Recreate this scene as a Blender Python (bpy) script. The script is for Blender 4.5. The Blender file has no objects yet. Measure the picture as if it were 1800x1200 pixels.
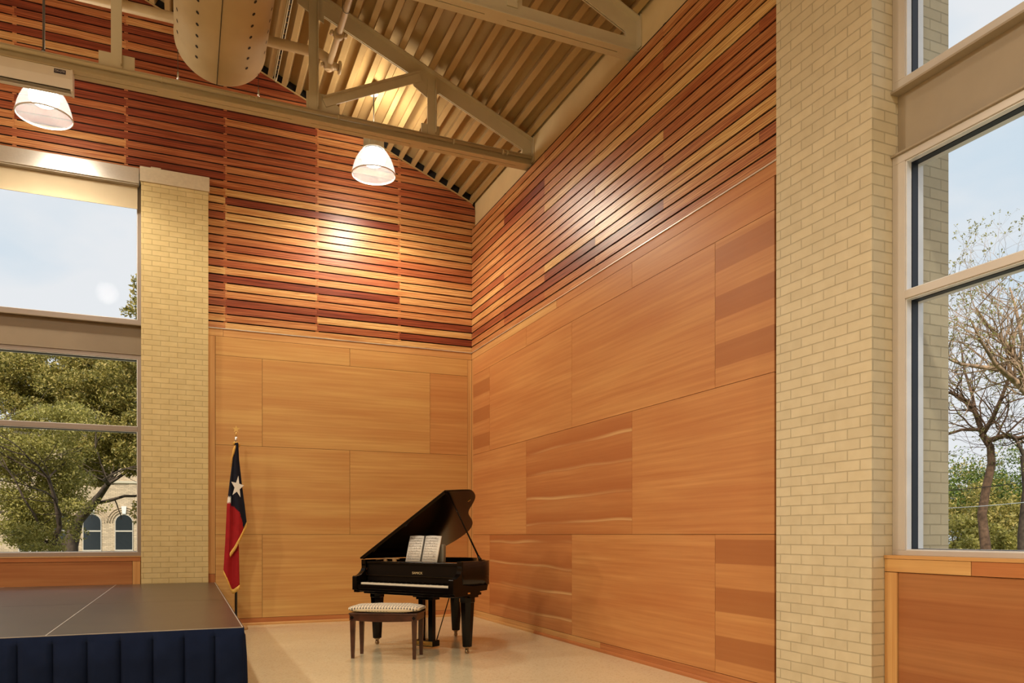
import bpy, math, random
import numpy as np
from mathutils import Matrix, Vector
random.seed(7)
S = bpy.context.scene
COL = S.collection
R = math.radians

# ------------------------------------------------------------------ camera, world, sun, lamps, exposure
cd = bpy.data.cameras.new('camera'); cam = bpy.data.objects.new('camera', cd); COL.objects.link(cam)
cam.location = (-4.086, -11.18, 1.25); cam.rotation_euler = (R(90), 0, R(-23.08))
cd.sensor_fit = 'HORIZONTAL'; cd.sensor_width = 36; cd.lens = 1348/1800*36
cd.shift_y = (939.7-600)/1800; cd.clip_end = 300
S.camera = cam
S.view_settings.view_transform = 'Standard'; S.view_settings.look = 'None'
S.view_settings.gamma = 1; S.view_settings.use_curve_mapping = False
S.view_settings.exposure = 0.13
S.cycles.max_bounces = 8; S.cycles.diffuse_bounces = 4; S.cycles.transparent_max_bounces = 16
S.cycles.sample_clamp_indirect = 6; S.cycles.caustics_reflective = False; S.cycles.caustics_refractive = False
LAMP_COL = (1.0, 0.87, 0.67)
LAMP_W = 165      # glow in every direction through the clear shade
LAMP_D = 470      # what the reflector throws downwards

def world():
    w = bpy.data.worlds.new('sky'); S.world = w; w.use_nodes = True
    nt = w.node_tree; N = nt.nodes; L = nt.links
    for n in list(N): N.remove(n)
    tc = N.new('ShaderNodeTexCoord')
    mp = N.new('ShaderNodeMapping'); mp.inputs['Scale'].default_value = (1.6, 1.6, 3.4)
    mp.inputs['Location'].default_value = (0.3, 1.1, 0.2)
    L.new(tc.outputs['Generated'], mp.inputs[0])
    nz = N.new('ShaderNodeTexNoise'); nz.inputs['Scale'].default_value = 1.5; nz.inputs['Detail'].default_value = 5
    nz.inputs['Roughness'].default_value = 0.5
    L.new(mp.outputs[0], nz.inputs['Vector'])
    cr = N.new('ShaderNodeValToRGB'); e = cr.color_ramp.elements
    e[0].position = 0.36; e[0].color = (0.55, 0.63, 0.69, 1); e[1].position = 0.50; e[1].color = (0.71, 0.712, 0.715, 1)
    L.new(nz.outputs['Fac'], cr.inputs[0])
    sx = N.new('ShaderNodeSeparateXYZ'); L.new(tc.outputs['Generated'], sx.inputs[0])
    mr = N.new('ShaderNodeMapRange'); mr.inputs[1].default_value = -0.03; mr.inputs[2].default_value = 0.0
    L.new(sx.outputs['Z'], mr.inputs[0])
    mx = N.new('ShaderNodeMix'); mx.data_type = 'RGBA'
    mx.inputs[6].default_value = (0.10, 0.10, 0.06, 1)
    L.new(mr.outputs[0], mx.inputs[0]); L.new(cr.outputs[0], mx.inputs[7])
    bg = N.new('ShaderNodeBackground'); bg.inputs[1].default_value = 1.10
    L.new(mx.outputs[2], bg.inputs[0])
    out = N.new('ShaderNodeOutputWorld'); L.new(bg.outputs[0], out.inputs[0])
world()

sd = bpy.data.lights.new('sun', 'SUN'); sun = bpy.data.objects.new('sun', sd); COL.objects.link(sun)
sd.energy = 4.0; sd.angle = R(3); sd.color = (1, 0.9, 0.74)
sun.rotation_euler = Vector((0.35, 0.62, -0.70)).to_track_quat('-Z', 'Y').to_euler()

def lamp_light(x, y, z, w, side=0.22, up=0.30):
    ld = bpy.data.lights.new('lamp_light', 'POINT'); o = bpy.data.objects.new('lamp_light', ld); COL.objects.link(o)
    ld.energy = w*side; ld.shadow_soft_size = 0.22; ld.color = LAMP_COL; o.location = (x, y, z)
    ld = bpy.data.lights.new('lamp_downlight', 'SPOT'); o = bpy.data.objects.new('lamp_downlight', ld); COL.objects.link(o)
    ld.energy = w*1.0*LAMP_D/LAMP_W; ld.shadow_soft_size = 0.16; ld.color = LAMP_COL; ld.spot_size = R(164); ld.spot_blend = 0.6; o.location = (x, y, z-.02)
    ld = bpy.data.lights.new('lamp_uplight', 'SPOT'); o = bpy.data.objects.new('lamp_uplight', ld); COL.objects.link(o)
    ld.energy = w*up; ld.shadow_soft_size = 0.16; ld.color = LAMP_COL; ld.spot_size = R(170); ld.spot_blend = 0.4
    o.location = (x, y, z+.4); o.rotation_euler = (R(180), 0, 0); return o
# the pendant lamps of the hall: two are in view, the rest hang above and behind the camera
LAMPS = [(-1.785, -1.1, 6.02), (-5.556, -1.1, 5.99)]
for (lx, ly, lz), up_ in zip(LAMPS, (0.34, 0.07)):
    lamp_light(lx, ly, 6.20, LAMP_W*1.30, 0.26, up_)
for lx, ly in ((-5.556, -6.2), (-9.33, -6.2), (-9.33, -1.1), (-5.556, -11.4), (-9.33, -11.4), (-1.785, -12.4)):
    lamp_light(lx, ly, 6.20, LAMP_W*0.74, 0.60, 0.2)

# ------------------------------------------------------------------ object helpers
def tag(o, label=None, cat=None, group=None, kind=None):
    if label: o['label'] = label
    if cat: o['category'] = cat
    if group: o['group'] = group
    if kind: o['kind'] = kind
    return o
def empty(name, loc=(0, 0, 0), rz=0, label=None, cat=None, group=None, kind=None):
    o = bpy.data.objects.new(name, None); COL.objects.link(o); o.location = loc; o.rotation_euler = (0, 0, rz)
    o.empty_display_size = 0.1
    return tag(o, label, cat, group, kind)

class MB:
    def __init__(s, M=None): s.v = []; s.f = []; s.mi = []; s.uv = []; s.tone = []; s.M = M; s.cur = 0; s.t = 0.5; s.sm = []; s.smooth = False
    def pt(s, p):
        if s.M is not None: p = s.M @ Vector(p)
        s.v.append(tuple(p)); return len(s.v)-1
    def face(s, idx, uv=None):
        s.f.append(tuple(idx)); s.mi.append(s.cur); s.tone.append(s.t); s.uv.append(uv); s.sm.append(s.smooth)
    def poly(s, pts, uv=None): s.face([s.pt(p) for p in pts], uv)
    def box(s, x0, x1, y0, y1, z0, z1):
        i = [s.pt((x, y, z)) for z in (z0, z1) for y in (y0, y1) for x in (x0, x1)]
        for q in ((0, 2, 3, 1), (4, 5, 7, 6), (0, 1, 5, 4), (2, 6, 7, 3), (0, 4, 6, 2), (1, 3, 7, 5)): s.face([i[k] for k in q])
    def prism(s, poly, axis, a, b):
        """poly: 2D points in the two axes other than `axis`, extruded from a to b"""
        def P(p, w):
            if axis == 0: return (w, p[0], p[1])
            if axis == 1: return (p[0], w, p[1])
            return (p[0], p[1], w)
        n = len(poly); A = [s.pt(P(p, a)) for p in poly]; B = [s.pt(P(p, b)) for p in poly]
        s.face(A[::-1] if axis != 1 else A); s.face(B if axis != 1 else B[::-1])
        for k in range(n):
            q = (A[k], A[(k+1) % n], B[(k+1) % n], B[k]); s.face(q if axis != 1 else q[::-1])
    def tube(s, pts, r, n=8, cap=True):
        pts = [Vector(p) for p in pts]; rs = r if isinstance(r, (list, tuple)) else [r]*len(pts)
        rings = []; ref = None
        for k, p in enumerate(pts):
            d = (pts[min(k+1, len(pts)-1)]-pts[max(k-1, 0)])
            if d.length < 1e-9: d = Vector((0, 0, 1))
            d.normalize()
            if ref is None:
                ref = d.cross(Vector((0, 0, 1)))
                if ref.length < 0.05: ref = d.cross(Vector((1, 0, 0)))
                ref.normalize()
            a = (ref-d*ref.dot(d)).normalized(); ref = a; b = d.cross(a)
            rings.append([s.pt(p+(a*math.cos(2*math.pi*j/n)+b*math.sin(2*math.pi*j/n))*rs[k]) for j in range(n)])
        sm = s.smooth; s.smooth = n > 5
        for k in range(len(rings)-1):
            for j in range(n): s.face((rings[k][j], rings[k][(j+1) % n], rings[k+1][(j+1) % n], rings[k+1][j]))
        s.smooth = sm
        if cap: s.face(rings[0][::-1]); s.face(rings[-1])
    def lathe(s, prof, c=(0, 0, 0), n=32, cap=False):
        rings = [[s.pt((c[0]+r*math.cos(2*math.pi*j/n), c[1]+r*math.sin(2*math.pi*j/n), c[2]+z)) for j in range(n)] for r, z in prof]
        sm = s.smooth; s.smooth = True
        for k in range(len(rings)-1):
            for j in range(n): s.face((rings[k][j], rings[k][(j+1) % n], rings[k+1][(j+1) % n], rings[k+1][j]))
        s.smooth = sm
        if cap: s.face(rings[0][::-1]); s.face(rings[-1])
    def grid(s, P, flip=False, closed=False):
        """P[i][j] points"""
        I = [[s.pt(p) for p in row] for row in P]; m = len(I[0])
        for i in range(len(I)-1):
            for j in range(m if closed else m-1):
                q = (I[i][j], I[i][(j+1) % m], I[i+1][(j+1) % m], I[i+1][j]); s.face(q[::-1] if flip else q)
        return I
    def build(s, name, mats, parent=None, bevel=0, label=None, kind=None, solidify=0):
        me = bpy.data.meshes.new(name); me.from_pydata(s.v, [], s.f)
        mats = mats if isinstance(mats, (list, tuple)) else [mats]
        for m in mats: me.materials.append(m)
        me.polygons.foreach_set('material_index', s.mi)
        me.polygons.foreach_set('use_smooth', s.sm)
        at = me.attributes.new('tone', 'FLOAT', 'FACE'); at.data.foreach_set('value', s.tone)
        if any(u is not None for u in s.uv):
            ul = me.uv_layers.new(name='UVMap'); flat = []
            for p, u in zip(s.f, s.uv):
                u = u or [(0, 0)]*len(p)
                for q in u: flat += [q[0], q[1]]
            ul.data.foreach_set('uv', flat)
        me.update(); me.validate()
        o = bpy.data.objects.new(name, me); COL.objects.link(o)
        if parent: o.parent = parent
        if solidify:
            md = o.modifiers.new('thick', 'SOLIDIFY'); md.thickness = solidify; md.offset = 0
        if bevel:
            md = o.modifiers.new('edge', 'BEVEL'); md.width = bevel; md.segments = 2; md.limit_method = 'ANGLE'; md.angle_limit = R(40)
        if label: o['label'] = label
        if kind: o['kind'] = kind
        return o
def copy_tree(o, parent=None):
    c = o.copy(); COL.objects.link(c)
    if parent: c.parent = parent
    for ch in [k for k in COL.objects if k.parent == o]: copy_tree(ch, c)
    return c

# ------------------------------------------------------------------ materials
def newmat(name):
    m = bpy.data.materials.new(name); m.use_nodes = True
    nt = m.node_tree; b = nt.nodes['Principled BSDF']; return m, nt, nt.nodes, nt.links, b
def setc(b, col, rough=0.5, metal=0, spec=0.5):
    b.inputs['Base Color'].default_value = (*col, 1); b.inputs['Roughness'].default_value = rough
    b.inputs['Metallic'].default_value = metal; b.inputs['Specular IOR Level'].default_value = spec
def plain(name, col, rough=0.5, metal=0, spec=0.5, var=0.06, scale=6, bump=0, coat=0, coat_r=0.1):
    m, nt, N, L, b = newmat(name); setc(b, col, rough, metal, spec)
    tc = N.new('ShaderNodeTexCoord'); nz = N.new('ShaderNodeTexNoise'); nz.inputs['Scale'].default_value = scale; nz.inputs['Detail'].default_value = 4
    L.new(tc.outputs['Object'], nz.inputs['Vector'])
    cr = N.new('ShaderNodeValToRGB'); e = cr.color_ramp.elements
    e[0].position = 0.3; e[0].color = (*[c*(1-var) for c in col], 1); e[1].position = 0.7; e[1].color = (*[min(1, c*(1+var)) for c in col], 1)
    L.new(nz.outputs['Fac'], cr.inputs[0]); L.new(cr.outputs[0], b.inputs['Base Color'])
    if bump:
        bp = N.new('ShaderNodeBump'); bp.inputs['Strength'].default_value = 0.4; bp.inputs['Distance'].default_value = bump
        L.new(nz.outputs['Fac'], bp.inputs['Height']); L.new(bp.outputs[0], b.inputs['Normal'])
    if coat: b.inputs['Coat Weight'].default_value = coat; b.inputs['Coat Roughness'].default_value = coat_r
    return m
def mixc(N, L, fac, a, b_, blend='MIX'):
    mx = N.new('ShaderNodeMix'); mx.data_type = 'RGBA'; mx.blend_type = blend
    for sock, val in ((mx.inputs[0], fac), (mx.inputs[6], a), (mx.inputs[7], b_)):
        if hasattr(val, 'links') or hasattr(val, 'is_linked'): L.new(val, sock)
        elif isinstance(val, tuple): sock.default_value = (*val, 1)
        else: sock.default_value = val
    return mx.outputs[2]
def ramp(N, L, src, stops):
    cr = N.new('ShaderNodeValToRGB'); el = cr.color_ramp.elements
    while len(el) < len(stops): el.new(0.5)
    for e, (p, c) in zip(el, stops): e.position = p; e.color = (*c, 1) if isinstance(c, tuple) else (c, c, c, 1)
    L.new(src, cr.inputs[0]); return cr.outputs[0]

def slat_mat():
    m, nt, N, L, b = newmat('clear_fir_slats'); setc(b, (.5, .2, .07), 0.36, 0, 0.5)
    at = N.new('ShaderNodeAttribute'); at.attribute_name = 'tone'
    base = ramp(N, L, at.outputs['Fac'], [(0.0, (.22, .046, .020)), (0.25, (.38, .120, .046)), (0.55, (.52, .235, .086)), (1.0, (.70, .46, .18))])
    tc = N.new('ShaderNodeTexCoord')
    mp = N.new('ShaderNodeMapping'); mp.inputs['Scale'].default_value = (0.9, 46, 1); L.new(tc.outputs['UV'], mp.inputs[0])
    nz = N.new('ShaderNodeTexNoise'); nz.inputs['Scale'].default_value = 1.5; nz.inputs['Detail'].default_value = 6; nz.inputs['Distortion'].default_value = 0.4
    L.new(mp.outputs[0], nz.inputs['Vector'])
    # cathedral figure
    mp2 = N.new('ShaderNodeMapping'); mp2.inputs['Scale'].default_value = (0.55, 5.0, 1); L.new(tc.outputs['UV'], mp2.inputs[0])
    wv = N.new('ShaderNodeTexWave'); wv.wave_type = 'BANDS'; wv.bands_direction = 'Y'; wv.inputs['Scale'].default_value = 3.4
    wv.inputs['Distortion'].default_value = 9; wv.inputs['Detail'].default_value = 2.5; wv.inputs['Detail Scale'].default_value = 1.1
    L.new(mp2.outputs[0], wv.inputs['Vector'])
    g1 = ramp(N, L, nz.outputs['Fac'], [(0.35, 0.0), (0.65, 1.0)])
    g2 = ramp(N, L, wv.outputs['Fac'], [(0.15, 1.0), (0.55, 0.0)])
    c1 = mixc(N, L, 0.55, base, g1, 'SOFT_LIGHT')
    dk = mixc(N, L, 1.0, c1, (.62, .40, .30), 'MULTIPLY')
    mu = N.new('ShaderNodeMath'); mu.operation = 'MULTIPLY'; L.new(g2, mu.inputs[0]); mu.inputs[1].default_value = 0.72
    c2 = mixc(N, L, mu.outputs[0], c1, dk)
    mp5 = N.new('ShaderNodeMapping'); mp5.inputs['Scale'].default_value = (0.8, 9, 1); L.new(tc.outputs['UV'], mp5.inputs[0])
    n5 = N.new('ShaderNodeTexNoise'); n5.inputs['Scale'].default_value = 1.0; n5.inputs['Detail'].default_value = 2; L.new(mp5.outputs[0], n5.inputs['Vector'])
    c2 = mixc(N, L, ramp(N, L, n5.outputs['Fac'], [(0.52, 0.0), (0.66, 0.65)]), c2, mixc(N, L, 1.0, c2, (.80, .55, .42), 'MULTIPLY'))
    L.new(c2, b.inputs['Base Color'])
    bp = N.new('ShaderNodeBump'); bp.inputs['Strength'].default_value = 0.25; bp.inputs['Distance'].default_value = 0.0012
    L.new(wv.outputs['Fac'], bp.inputs['Height']); L.new(bp.outputs[0], b.inputs['Normal'])
    return m
def veneer(name, col, band=0.0, streak=0.0, rough=0.42, grain=0.5, bscale=1.0):
    """flat-sawn fir veneer in a panel's UV (metres)"""
    m, nt, N, L, b = newmat(name); setc(b, col, rough, 0, 0.35)
    tc = N.new('ShaderNodeTexCoord')
    mp = N.new('ShaderNodeMapping'); mp.inputs['Scale'].default_value = (0.55, 24, 1); L.new(tc.outputs['UV'], mp.inputs[0])
    nz = N.new('ShaderNodeTexNoise'); nz.inputs['Scale'].default_value = 1.2; nz.inputs['Detail'].default_value = 7; nz.inputs['Roughness'].default_value = 0.6
    L.new(mp.outputs[0], nz.inputs['Vector'])
    mp3 = N.new('ShaderNodeMapping'); mp3.inputs['Scale'].default_value = (0.35, 3.2, 1); L.new(tc.outputs['UV'], mp3.inputs[0])
    n3 = N.new('ShaderNodeTexNoise'); n3.inputs['Scale'].default_value = 1.3; n3.inputs['Detail'].default_value = 3
    L.new(mp3.outputs[0], n3.inputs['Vector'])
    g = ramp(N, L, nz.outputs['Fac'], [(0.3, 0.2), (0.7, 0.8)])
    c = mixc(N, L, grain, col, g, 'SOFT_LIGHT')
    red = tuple(x*y for x, y in zip(col, (0.82, 0.64, 0.58)))
    lgt = tuple(min(1, x*y) for x, y in zip(col, (1.10, 1.22, 1.25)))
    c = mixc(N, L, ramp(N, L, n3.outputs['Fac'], [(0.40, 0.0), (0.68, 0.55)]), c, red)
    c = mixc(N, L, ramp(N, L, n3.outputs['Fac'], [(0.28, 0.5), (0.44, 0.0)]), c, lgt)
    sx = N.new('ShaderNodeSeparateXYZ'); L.new(tc.outputs['UV'], sx.inputs[0])
    if band:   # plank-matched leaves, alternately light and dark
        mo = N.new('ShaderNodeMath'); mo.operation = 'PINGPONG'; mo.inputs[1].default_value = 0.20*bscale; L.new(sx.outputs['Y'], mo.inputs[0])
        st = ramp(N, L, mo.outputs[0], [(0.100*bscale-0.003, 0.0), (0.100*bscale+0.003, band)])
        c = mixc(N, L, st, c, tuple(x*y for x, y in zip(col, (0.66, 0.50, 0.44))))
    if streak:  # creamy sapwood streaks
        mp4 = N.new('ShaderNodeMapping'); mp4.inputs['Scale'].default_value = (0.42, 1, 1); L.new(tc.outputs['UV'], mp4.inputs[0])
        n4 = N.new('ShaderNodeTexNoise'); n4.inputs['Scale'].default_value = 1.6; n4.inputs['Detail'].default_value = 1; L.new(mp4.outputs[0], n4.inputs['Vector'])
        mo = N.new('ShaderNodeMath'); mo.operation = 'MULTIPLY_ADD'; L.new(n4.outputs['Fac'], mo.inputs[0]); mo.inputs[1].default_value = 0.13; L.new(sx.outputs['Y'], mo.inputs[2])
        m2 = N.new('ShaderNodeMath'); m2.operation = 'MODULO'; L.new(mo.outputs[0], m2.inputs[0]); m2.inputs[1].default_value = 0.30
        st = ramp(N, L, m2.outputs[0], [(0.0, 0.0), (0.012, streak), (0.02, streak), (0.045, 0.0)])
        n5 = N.new('ShaderNodeTexNoise'); n5.inputs['Scale'].default_value = 1.1; n5.inputs['Detail'].default_value = 1; L.new(mp4.outputs[0], n5.inputs['Vector'])
        st = mixc(N, L, 1.0, st, ramp(N, L, n5.outputs['Fac'], [(0.38, 0.0), (0.62, 1.0)]), 'MULTIPLY')
        dk = ramp(N, L, m2.outputs[0], [(0.05, 0.75), (0.29, 0.0)])
        c = mixc(N, L, dk, c, tuple(x*y for x, y in zip(col, (0.74, 0.56, 0.50))))
        c = mixc(N, L, st, c, tuple(min(1, x*y) for x, y in zip(col, (1.25, 1.75, 2.2))))
    L.new(c, b.inputs['Base Color'])
    return m
def brick_mat(name, col, mortar, zph, uph=0.0, w=0.204, h=0.0693, ms=0.0042, var=0.05, bump=0.009, rough=0.55):
    m, nt, N, L, b = newmat(name); setc(b, col, rough, 0, 0.35)
    tc = N.new('ShaderNodeTexCoord'); sx = N.new('ShaderNodeSeparateXYZ'); L.new(tc.outputs['Object'], sx.inputs[0])
    sb = N.new('ShaderNodeMath'); sb.operation = 'SUBTRACT'; L.new(sx.outputs['X'], sb.inputs[0]); L.new(sx.outputs['Y'], sb.inputs[1])
    au = N.new('ShaderNodeMath'); au.operation = 'ADD'; L.new(sb.outputs[0], au.inputs[0]); au.inputs[1].default_value = uph
    az = N.new('ShaderNodeMath'); az.operation = 'SUBTRACT'; L.new(sx.outputs['Z'], az.inputs[0]); az.inputs[1].default_value = zph
    # slight waviness of hand-laid, painted joints
    nz = N.new('ShaderNodeTexNoise'); nz.inputs['Scale'].default_value = 9; nz.inputs['Detail'].default_value = 3; L.new(tc.outputs['Object'], nz.inputs['Vector'])
    wz = N.new('ShaderNodeMath'); wz.operation = 'MULTIPLY_ADD'; L.new(nz.outputs['Fac'], wz.inputs[0]); wz.inputs[1].default_value = 0.006; L.new(az.outputs[0], wz.inputs[2])
    cb = N.new('ShaderNodeCombineXYZ'); L.new(au.outputs[0], cb.inputs[0]); L.new(wz.outputs[0], cb.inputs[1])
    bt = N.new('ShaderNodeTexBrick'); bt.inputs['Scale'].default_value = 1; bt.inputs['Brick Width'].default_value = w; bt.inputs['Row Height'].default_value = h
    bt.inputs['Mortar Size'].default_value = ms; bt.inputs['Mortar Smooth'].default_value = 0.35; bt.offset = 0.5
    bt.inputs['Color1'].default_value = (*[c*(1-var) for c in col], 1); bt.inputs['Color2'].default_value = (*[min(1, c*(1+var)) for c in col], 1)
    bt.inputs['Mortar'].default_value = (*mortar, 1)
    L.new(cb.outputs[0], bt.inputs['Vector'])
    L.new(mixc(N, L, 0.25, bt.outputs['Color'], nz.outputs['Fac'], 'SOFT_LIGHT'), b.inputs['Base Color'])
    iv = N.new('ShaderNodeMath'); iv.operation = 'MULTIPLY_ADD'; L.new(bt.outputs['Fac'], iv.inputs[0]); iv.inputs[1].default_value = -1.0
    n2 = N.new('ShaderNodeMath'); n2.operation = 'MULTIPLY'; L.new(nz.outputs['Fac'], n2.inputs[0]); n2.inputs[1].default_value = 0.35; L.new(n2.outputs[0], iv.inputs[2])
    bp = N.new('ShaderNodeBump'); bp.inputs['Strength'].default_value = 0.8; bp.inputs['Distance'].default_value = bump
    L.new(iv.outputs[0], bp.inputs['Height']); L.new(bp.outputs[0], b.inputs['Normal'])
    return m
def floor_mat():
    m, nt, N, L, b = newmat('polished_terrazzo'); setc(b, (.6, .45, .27), 0.16, 0, 0.75)
    tc = N.new('ShaderNodeTexCoord')
    vo = N.new('ShaderNodeTexVoronoi'); vo.inputs['Scale'].default_value = 75; L.new(tc.outputs['Object'], vo.inputs['Vector'])
    nz = N.new('ShaderNodeTexNoise'); nz.inputs['Scale'].default_value = 1.1; nz.inputs['Detail'].default_value = 5; L.new(tc.outputs['Object'], nz.inputs['Vector'])
    c = ramp(N, L, nz.outputs['Fac'], [(0.3, (.68, .60, .41)), (0.7, (.76, .68, .47))])
    sp = N.new('ShaderNodeSeparateColor'); L.new(vo.outputs['Color'], sp.inputs[0])
    c = mixc(N, L, ramp(N, L, sp.outputs[0], [(0.0, 0.35), (0.22, 0.0)]), c, (.36, .25, .14))
    c = mixc(N, L, ramp(N, L, sp.outputs[1], [(0.8, 0.0), (1.0, 0.5)]), c, (.80, .70, .50))
    L.new(c, b.inputs['Base Color'])
    n2 = N.new('ShaderNodeTexNoise'); n2.inputs['Scale'].default_value = 4; n2.inputs['Detail'].default_value = 4; L.new(tc.outputs['Object'], n2.inputs['Vector'])
    mr = N.new('ShaderNodeMapRange'); mr.inputs[3].default_value = 0.10; mr.inputs[4].default_value = 0.20; L.new(n2.outputs['Fac'], mr.inputs[0]); L.new(mr.outputs[0], b.inputs['Roughness'])
    return m
def glass_mat(name='window_glass', tint=(0.97, 0.985, 1.0)):
    m = bpy.data.materials.new(name); m.use_nodes = True; nt = m.node_tree; N = nt.nodes; L = nt.links
    for n in list(N): N.remove(n)
    tr = N.new('ShaderNodeBsdfTransparent'); tr.inputs[0].default_value = (*tint, 1)
    gl = N.new('ShaderNodeBsdfGlossy'); gl.inputs['Roughness'].default_value = 0.02
    lw = N.new('ShaderNodeLayerWeight'); lw.inputs[0].default_value = 0.5
    pw = N.new('ShaderNodeMath'); pw.operation = 'POWER'; L.new(lw.outputs['Facing'], pw.inputs[0]); pw.inputs[1].default_value = 4.5
    fr = N.new('ShaderNodeMath'); fr.operation = 'MULTIPLY_ADD'; L.new(pw.outputs[0], fr.inputs[0]); fr.inputs[1].default_value = 0.45; fr.inputs[2].default_value = 0.0008
    mx = N.new('ShaderNodeMixShader'); L.new(fr.outputs[0], mx.inputs[0]); L.new(tr.outputs[0], mx.inputs[1]); L.new(gl.outputs[0], mx.inputs[2])
    o = N.new('ShaderNodeOutputMaterial'); L.new(mx.outputs[0], o.inputs[0]); return m
def shade_mat():
    m = bpy.data.materials.new('prismatic_acrylic'); m.use_nodes = True; nt = m.node_tree; N = nt.nodes; L = nt.links
    for n in list(N): N.remove(n)
    tc = N.new('ShaderNodeTexCoord'); gr = N.new('ShaderNodeTexGradient'); gr.gradient_type = 'RADIAL'; L.new(tc.outputs['Object'], gr.inputs[0])
    mu = N.new('ShaderNodeMath'); mu.operation = 'MULTIPLY'; L.new(gr.outputs['Fac'], mu.inputs[0]); mu.inputs[1].default_value = 2*math.pi*90
    sn = N.new('ShaderNodeMath'); sn.operation = 'SINE'; L.new(mu.outputs[0], sn.inputs[0])
    bp = N.new('ShaderNodeBump'); bp.inputs['Strength'].default_value = 0.5; bp.inputs['Distance'].default_value = 0.003; L.new(sn.outputs[0], bp.inputs['Height'])
    tr = N.new('ShaderNodeBsdfTransparent'); tr.inputs[0].default_value = (0.98, 0.98, 0.98, 1)
    tl = N.new('ShaderNodeBsdfTranslucent'); tl.inputs[0].default_value = (0.95, 0.93, 0.90, 1); L.new(bp.outputs[0], tl.inputs['Normal'])
    df = N.new('ShaderNodeBsdfDiffuse'); df.inputs[0].default_value = (0.85, 0.85, 0.85, 1); L.new(bp.outputs[0], df.inputs['Normal'])
    gl = N.new('ShaderNodeBsdfGlossy'); gl.inputs['Roughness'].default_value = 0.15; L.new(bp.outputs[0], gl.inputs['Normal'])
    em = N.new('ShaderNodeEmission'); em.inputs[0].default_value = (1, 0.95, 0.88, 1); em.inputs[1].default_value = 0.22
    a = N.new('ShaderNodeMixShader'); a.inputs[0].default_value = 0.5; L.new(tl.outputs[0], a.inputs[1]); L.new(df.outputs[0], a.inputs[2])
    a2 = N.new('ShaderNodeMixShader'); a2.inputs[0].default_value = 0.3; L.new(a.outputs[0], a2.inputs[1]); L.new(gl.outputs[0], a2.inputs[2])
    a3 = N.new('ShaderNodeMixShader'); a3.inputs[0].default_value = 0.085; L.new(tr.outputs[0], a3.inputs[1]); L.new(a2.outputs[0], a3.inputs[2])
    ad = N.new('ShaderNodeAddShader'); L.new(a3.outputs[0], ad.inputs[0]); L.new(em.outputs[0], ad.inputs[1])
    o = N.new('ShaderNodeOutputMaterial'); L.new(ad.outputs[0], o.inputs[0]); return m
def emit_mat(name, col, s):
    m, nt, N, L, b = newmat(name); setc(b, (0.9, 0.9, 0.9))
    b.inputs['Emission Color'].default_value = (*col, 1); b.inputs['Emission Strength'].default_value = s; return m
def leaf_mat(name, stops, trans=0.35):
    m, nt, N, L, b = newmat(name); setc(b, (.1, .12, .03), 0.5, 0, 0.4)
    at = N.new('ShaderNodeAttribute'); at.attribute_name = 'tone'
    c = ramp(N, L, at.outputs['Fac'], stops); L.new(c, b.inputs['Base Color'])
    tl = N.new('ShaderNodeBsdfTranslucent'); L.new(c, tl.inputs[0])
    mx = N.new('ShaderNodeMixShader'); mx.inputs[0].default_value = trans; L.new(b.outputs[0], mx.inputs[1]); L.new(tl.outputs[0], mx.inputs[2])
    L.new(mx.outputs[0], N['Material Output'].inputs[0]); return m

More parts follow.
